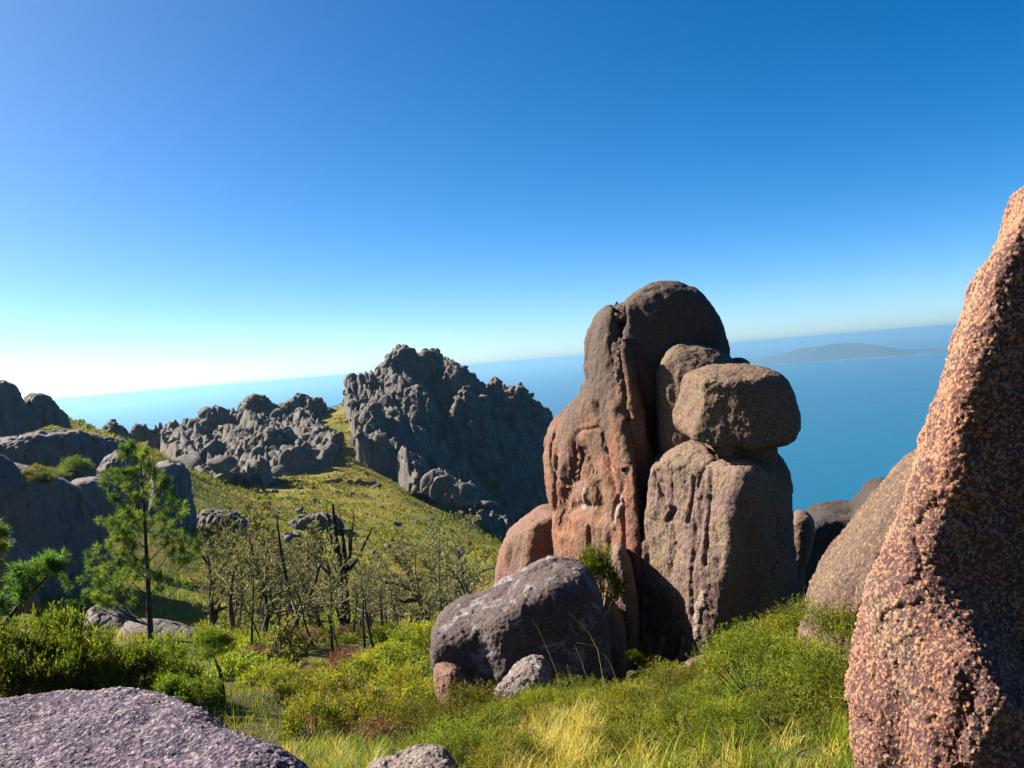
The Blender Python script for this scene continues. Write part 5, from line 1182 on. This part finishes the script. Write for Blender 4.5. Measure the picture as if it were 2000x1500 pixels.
# ---- pines
def pine(name, label, base, H, seed, trunk_pts=None, whorls=9, r0=0.11, reach=1.5, bare=0.12, tuft=1.0, cat='pine tree'):
    rg = np.random.default_rng(seed); t1, t2 = Tubes(), Tubes(); P = []; D = []; tone = []
    base = np.array(base)
    if trunk_pts is None: T, _ = wander((0, 0, -0.2), (0, 0, 1), H + 0.2, 10, rg, 0.02, 0.01)
    else: T = np.array(trunk_pts, float) - base
    t1.add(T, np.linspace(r0, r0 * 0.18, len(T)), 8)
    seg = np.linalg.norm(np.diff(T, axis=0), axis=1); cum = np.r_[0, np.cumsum(seg)]; cum /= cum[-1]
    def tuft_at(p, u, tn, sz):
        n = int(60 * tuft)
        for k in range(n):
            t = rg.random(); d = u * rg.uniform(0.15, 1.0) + rg.normal(0, 0.55, 3)
            P.append(p + u * (t * 0.22 * sz)); D.append(d / np.linalg.norm(d) * sz); tone.append(np.clip(tn + rg.normal(0, 0.15), 0, 1))
    for w in range(whorls):
        t = bare + (1 - bare) * (w + 0.3) / whorls; c = np.array([np.interp(t, cum, T[:, i]) for i in range(3)])
        for b in range(int(rg.integers(4, 6))):
            a = rg.uniform(0, 2 * np.pi); ln = reach * (1.05 - 0.78 * t) * rg.uniform(0.55, 1.15)
            d = np.array((math.cos(a), math.sin(a), 0.35 + 0.5 * t)); Q, u = wander(c, d, ln, 5, rg, 0.12, 0.10)
            t2.add(Q, np.linspace(0.028 * (1.1 - t), 0.006, len(Q)), 4)
            tn = rg.uniform(0.1, 0.7)
            tuft_at(Q[-1], u, tn, 1.0)
            for s_ in range(int(2 + ln * 2.4)):
                tt = rg.uniform(0.4, 0.97); k = min(int(tt * 5), 4); p = Q[k] + (Q[k + 1] - Q[k]) * (tt * 5 - k)
                sd = u + rg.normal(0, 0.7, 3); sd[2] = abs(sd[2]) * 0.7 + 0.35; S, us = wander(p, sd, ln * rg.uniform(0.15, 0.34), 2, rg, 0.1, 0.12)
                t2.add(S, [0.009, 0.007, 0.005], 3); tuft_at(S[-1], us, tn + rg.normal(0, 0.1), 0.9)
    tuft_at(T[-1], np.array((0, 0, 1.0)), 0.4, 1.0); tuft_at(T[-1] + (0, 0, .12), np.array((0, 0, 1.0)), 0.5, 0.9)
    P = np.array(P); D = np.array(D); n = len(P); sz = np.linalg.norm(D, axis=1)
    e = empty(name, base); tag(e, label, cat)
    obj('trunk', t1.mesh('trunk', M['bark']), e); cr = obj('crown', t2.mesh('crown', M['bark']), e)
    obj('needles', leaf_mesh('needles', [leaves(P, D, sz * rg.uniform(0.16, 0.30, n), 0.020, np.array(tone), rg)], M['needle']), cr)
    return e
b = on_ground(294, 30)
pine('pine_tree', 'young pine with an open crown rising alone left of the valley', b, 6.5, 4, [b + Vector((0, 0, -0.2)), at(292, 1200, 30), at(288, 1120, 30), at(283, 1030, 30), at(279, 960, 30), at(275, 900, 30)], whorls=11, r0=0.11, reach=2.6, bare=0.08, tuft=1.3)
b = on_ground(-30, 19)
pine('leaning_pine', 'leaning pine reaching into the picture from the left edge', b, 3, 8, [b + Vector((0, 0, -0.2)), at(-5, 1235, 19), at(30, 1190, 19), at(62, 1155, 19), at(95, 1125, 19), at(125, 1112, 19)], whorls=6, r0=0.07, reach=1.0, bare=0.3)
b = on_ground(-60, 22)
pine('edge_pine', 'pine branch tips showing at the left edge above the leaning pine', b, 4.5, 9, [b + Vector((0, 0, -0.2)), at(-50, 1180, 22), at(-35, 1110, 22), at(-15, 1070, 22), at(-5, 1045, 22)], whorls=6, r0=0.07, reach=0.9, bare=0.4)

# ---- dry stalks, fallen wood
def small_wood():
    for i, (pts, D, r0, lab) in enumerate([
        ([(1180, 1335), (1168, 1270), (1150, 1235), (1130, 1215), (1108, 1193)], 8.6, 0.006, 'long arching dry grass stalk in front of the crusted boulder'),
        ([(1090, 1320), (1070, 1270), (1050, 1225), (1038, 1208)], 8.8, 0.004, 'thin straight dry stalk leaning left in front of the crusted boulder'),
        ([(1148, 1330), (1135, 1290), (1122, 1260)], 8.7, 0.004, 'short dry stalk left of the arching stalk'),
        ([(1205, 1330), (1190, 1290), (1165, 1262), (1125, 1255)], 8.5, 0.004, 'dry stalk bending level to the left at the foot of the outcrop'),
        ([(1490, 1290), (1465, 1255), (1440, 1250)], 7.0, 0.004, 'pale bent grass stalk against the shaded side of the pillar'),
        ([(1655, 1440), (1650, 1395), (1640, 1372), (1600, 1366)], 4.6, 0.003, 'pale hooked grass stalk at the edge of the pink boulder')]):
        P = pxpath(pts, D); tb = Tubes(); Q = np.array(P); base = Q[0] - (0, 0, 0.15); Q = np.r_[[base], Q]; tb.add(Q - base, np.linspace(r0, r0 * 0.4, len(Q)), 4)
        o = obj('dry_stalk', tb.mesh('dry_stalk', M['straw']), loc=base); tag(o, lab, 'stalk', 'dry stalks')
    rg = np.random.default_rng(77)
    for i, (p0, p1, D, r0, lab) in enumerate([((490, 1392), (612, 1350), 20, 0.06, 'fallen grey log beside the many-stemmed shrub'), ((640, 1310), (720, 1295), 30, 0.04, 'thin fallen branch at the foot of the burnt tree'),
                                              ((620, 1392), (645, 1402), 12, 0.012, 'pale dead stick among gorse right of the lilac boulder'), ((655, 1355), (690, 1330), 16, 0.012, 'pale dead stick poking up from the brown bracken'), ((820, 1452), (845, 1480), 8.5, 0.01, 'dead stick lying in grass by the half buried stone')]):
        a = on_ground(p0[0], D, 0.05 + r0); c = on_ground(p1[0], D, 0.12 + r0 + (0.25 if i in (2, 3) else 0)); L = np.array([a * (1 - t) + c * t for t in np.linspace(0, 1, 7)]); L += rg.normal(0, r0 * 0.5, L.shape); tb = Tubes(); tb.add(L - L[0], np.linspace(r0, r0 * 0.6, 7), 7)
        if i < 2: tb.add([L[3] - L[0], L[3] - L[0] + np.array((0.3, 0.1, 0.35))], [r0 * .4, r0 * .15], 4)
        o = obj('fallen_branch', tb.mesh('fallen_branch', M['deadwood']), loc=L[0]); tag(o, lab, 'dead wood', 'fallen wood')
small_wood()

# ---------------------------------------------------------------- labels that single out members of the smaller groups
ORD = ['first', 'second', 'third', 'fourth', 'fifth', 'sixth', 'seventh', 'eighth', 'ninth', 'tenth', 'eleventh', 'twelfth', 'thirteenth', 'fourteenth', 'fifteenth', 'sixteenth', 'seventeenth', 'eighteenth', 'nineteenth', 'twentieth']
ORD += ['twenty-' + w for w in ORD[:9]] + ['thirtieth']
def relabel(group, fmt):
    L = [o for o in C.objects if o.get('group') == group]
    L.sort(key=lambda o: pix([tuple(o.location)])[0][0])
    for k, o in enumerate(L): o['label'] = fmt % (ORD[k] + ' from the left' if k else 'leftmost')
relabel('heather tufts left of the pillar', 'low heather tuft, %s below the standing rocks')
relabel('heather tufts right of the pillar', 'low heather tuft, %s between pillar and pink boulder')
relabel('gorse bushes on the near slope', 'yellow-green gorse bush, %s between the lilac and crusted boulders')
relabel('gorse bushes under the bare trees', 'yellow-green gorse bush under the bare trees, %s')
relabel('gorse above the cliff wall', 'yellow-green gorse on the ledge above the cliff wall, %s')
relabel('thicket trees left of the burnt tree', 'bare twiggy thicket tree, %s of those left of the burnt tree')
relabel('thicket trees right of the burnt tree', 'bare twiggy thicket tree, %s of those right of the burnt tree')
relabel('dead bracken under the trees', 'clump of dead brown bracken under the bare trees, %s')
relabel('thin saplings of the valley', 'thin bare sapling in the valley, %s')
relabel('rusty bracken on the near slope', 'rusty dead bracken between the gorse bushes, %s')
